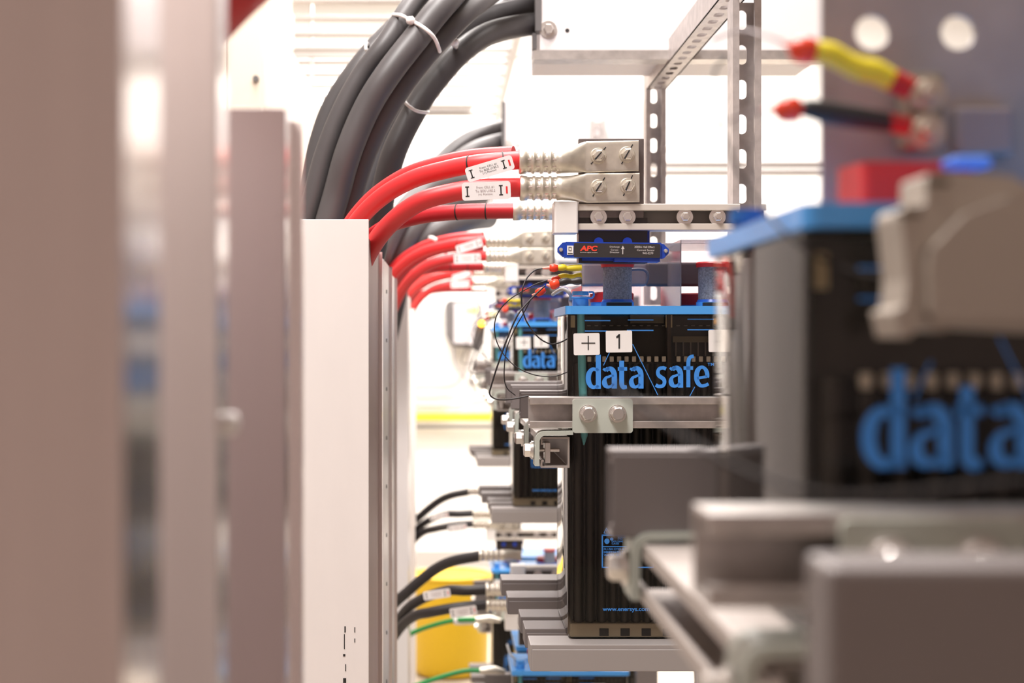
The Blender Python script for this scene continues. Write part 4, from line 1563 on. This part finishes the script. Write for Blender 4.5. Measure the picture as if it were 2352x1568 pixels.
# wall unit with a screen and its lights
root = thing('wall_charger', P(1065, 800, 9.5), 'blurred dark grey wall unit with white front and green screen', 'wall unit')
m = MB()
Yw = 9.45
q = [P(u, v, Yw) for u, v in ((1022, 700), (1030, 690), (1100, 690), (1108, 705), (1100, 760), (1092, 800), (1040, 796), (1024, 770))]
m.prism([(p.x, p.z) for p in q], 'y', Yw, 9.9)
m.build('unit_body', DGREY, root, bevel=.01)
m = MB()
q = [P(u, v, Yw) for u, v in ((1042, 696), (1100, 694), (1098, 735), (1086, 790), (1042, 788))]
m.prism([(p.x, p.z) for p in q], 'y', Yw - .02, Yw)
m.build('front_plate', LGREY, root, bevel=.01)
MB().pbox(1052, 1082, 733, 742, Yw - .024, .004).build('green_display', LCD, root)
m = MB()
c = P(1090, 711, Yw - .03)
m.cyl(c, c + Vector((0, .01, 0)), px(6, Yw), n=16)
m.cyl(c - Vector((.035, 0, 0)), c + Vector((-.035, .01, 0)), px(4, Yw), n=16)
m.build('yellow_light', LEDY, root)
# box with the amber lamp on the end of the third rack
root = thing('monitor_box', P(1100, 830, 4.9), 'blurred dark monitor box with a glowing amber lamp, ahead of the wall unit', 'monitor')
m = MB()
q = [P(u, v, 4.9) for u, v in ((1098, 735), (1116, 730), (1110, 790), (1100, 808), (1084, 800), (1090, 765))]
m.prism([(p.x, p.z) for p in q], 'y', 4.9, 4.96)
m.build('box_body', DGREY, root, bevel=.004)
c = P(1106, 743, 4.89)
MB().tube([c - Vector((0, .008, 0)), c - Vector((0, .006, 0)), c, c + Vector((0, .01, 0))], [.004, .009, .0105, .0105], 16).build('amber_lamp', LED, root)
for k, pts in enumerate(([(1098, 806, 4.93), (1085, 850, 4.93), (1082, 872, 4.93), (1094, 900, 4.94)], [(1108, 800, 4.93), (1118, 830, 4.95), (1128, 846, 5.0)], [(1042, 800, 9.4), (1044, 830, 9.3), (1060, 860, 9.0), (1085, 885, 8.6)])):
    MB().tube(ppath(pts), px(1.8, pts[0][2]), 6).build('monitor_wire', DGREY, root)

# yellow bin
root = thing('round_bin', P(1040, 1540, 6.7), 'round yellow bin standing on the floor below the black cables', 'bin')
Yb = 6.55
rb = px(88, Yb)
cx = P(1035, 0, Yb).x
zb = 0.004
ztop = P(0, 1332, Yb).z
rings = []
for (t, k) in ((0, .90), (.03, .96), (.10, .985), (1, 1.06)):
    rings.append([(cx + rb * k * math.cos(2 * PI * i / 40), Yb + .16 + rb * k * math.sin(2 * PI * i / 40), zb + (ztop - zb) * t) for i in range(40)])
MB().loft(rings).build('bin_body', YELB, root)
MB().tube([(cx + rb * 1.07 * math.cos(2 * PI * i / 40), Yb + .16 + rb * 1.07 * math.sin(2 * PI * i / 40), ztop) for i in range(41)], .006, 8).build('bin_rim', YELB, root)

# green earth wires
for (pts, lb) in (([(900, 1480, 4.6), (950, 1452, 4.6), (1000, 1434, 4.55), (1046, 1424, 4.5), (1100, 1422, 4.45)], 'green earth wire with white sleeve crossing the yellow bin'),
                  ([(880, 1600, 4.0), (960, 1572, 4.0), (1020, 1552, 4.0), (1070, 1540, 4.0), (1110, 1540, 4.0)], 'green earth wire at the bottom edge below the yellow bin')):
    root = thing('earth_wire', P(*pts[-1]), lb, 'wire')
    MB().tube(ppath(pts), px(5.5, pts[0][2]), 12).build('wire', GREEN, root)
    p = pts[-1]
    if pts[0][1] < 1500:
        MB().tube([P(1042, 1425, 4.5), P(1046, 1425, 4.5), P(1088, 1424, 4.5), P(1092, 1424, 4.5)], [px(7, 4.5), px(10, 4.5), px(10, 4.5), px(7, 4.5)], 12).build('white_sleeve', WHT, root)
    MB().tube([P(p[0] - 8, p[1], p[2] - .02), P(p[0] + 25, p[1] - 2, p[2] - .02), P(p[0] + 50, p[1] + 3, p[2] - .02)], [px(7, 4.4), px(9, 4.4), px(5, 4.4)], 10).build('ring_lug', TIN, root)

for o in bpy.data.objects:
    if '_o' in o:
        del o['_o']
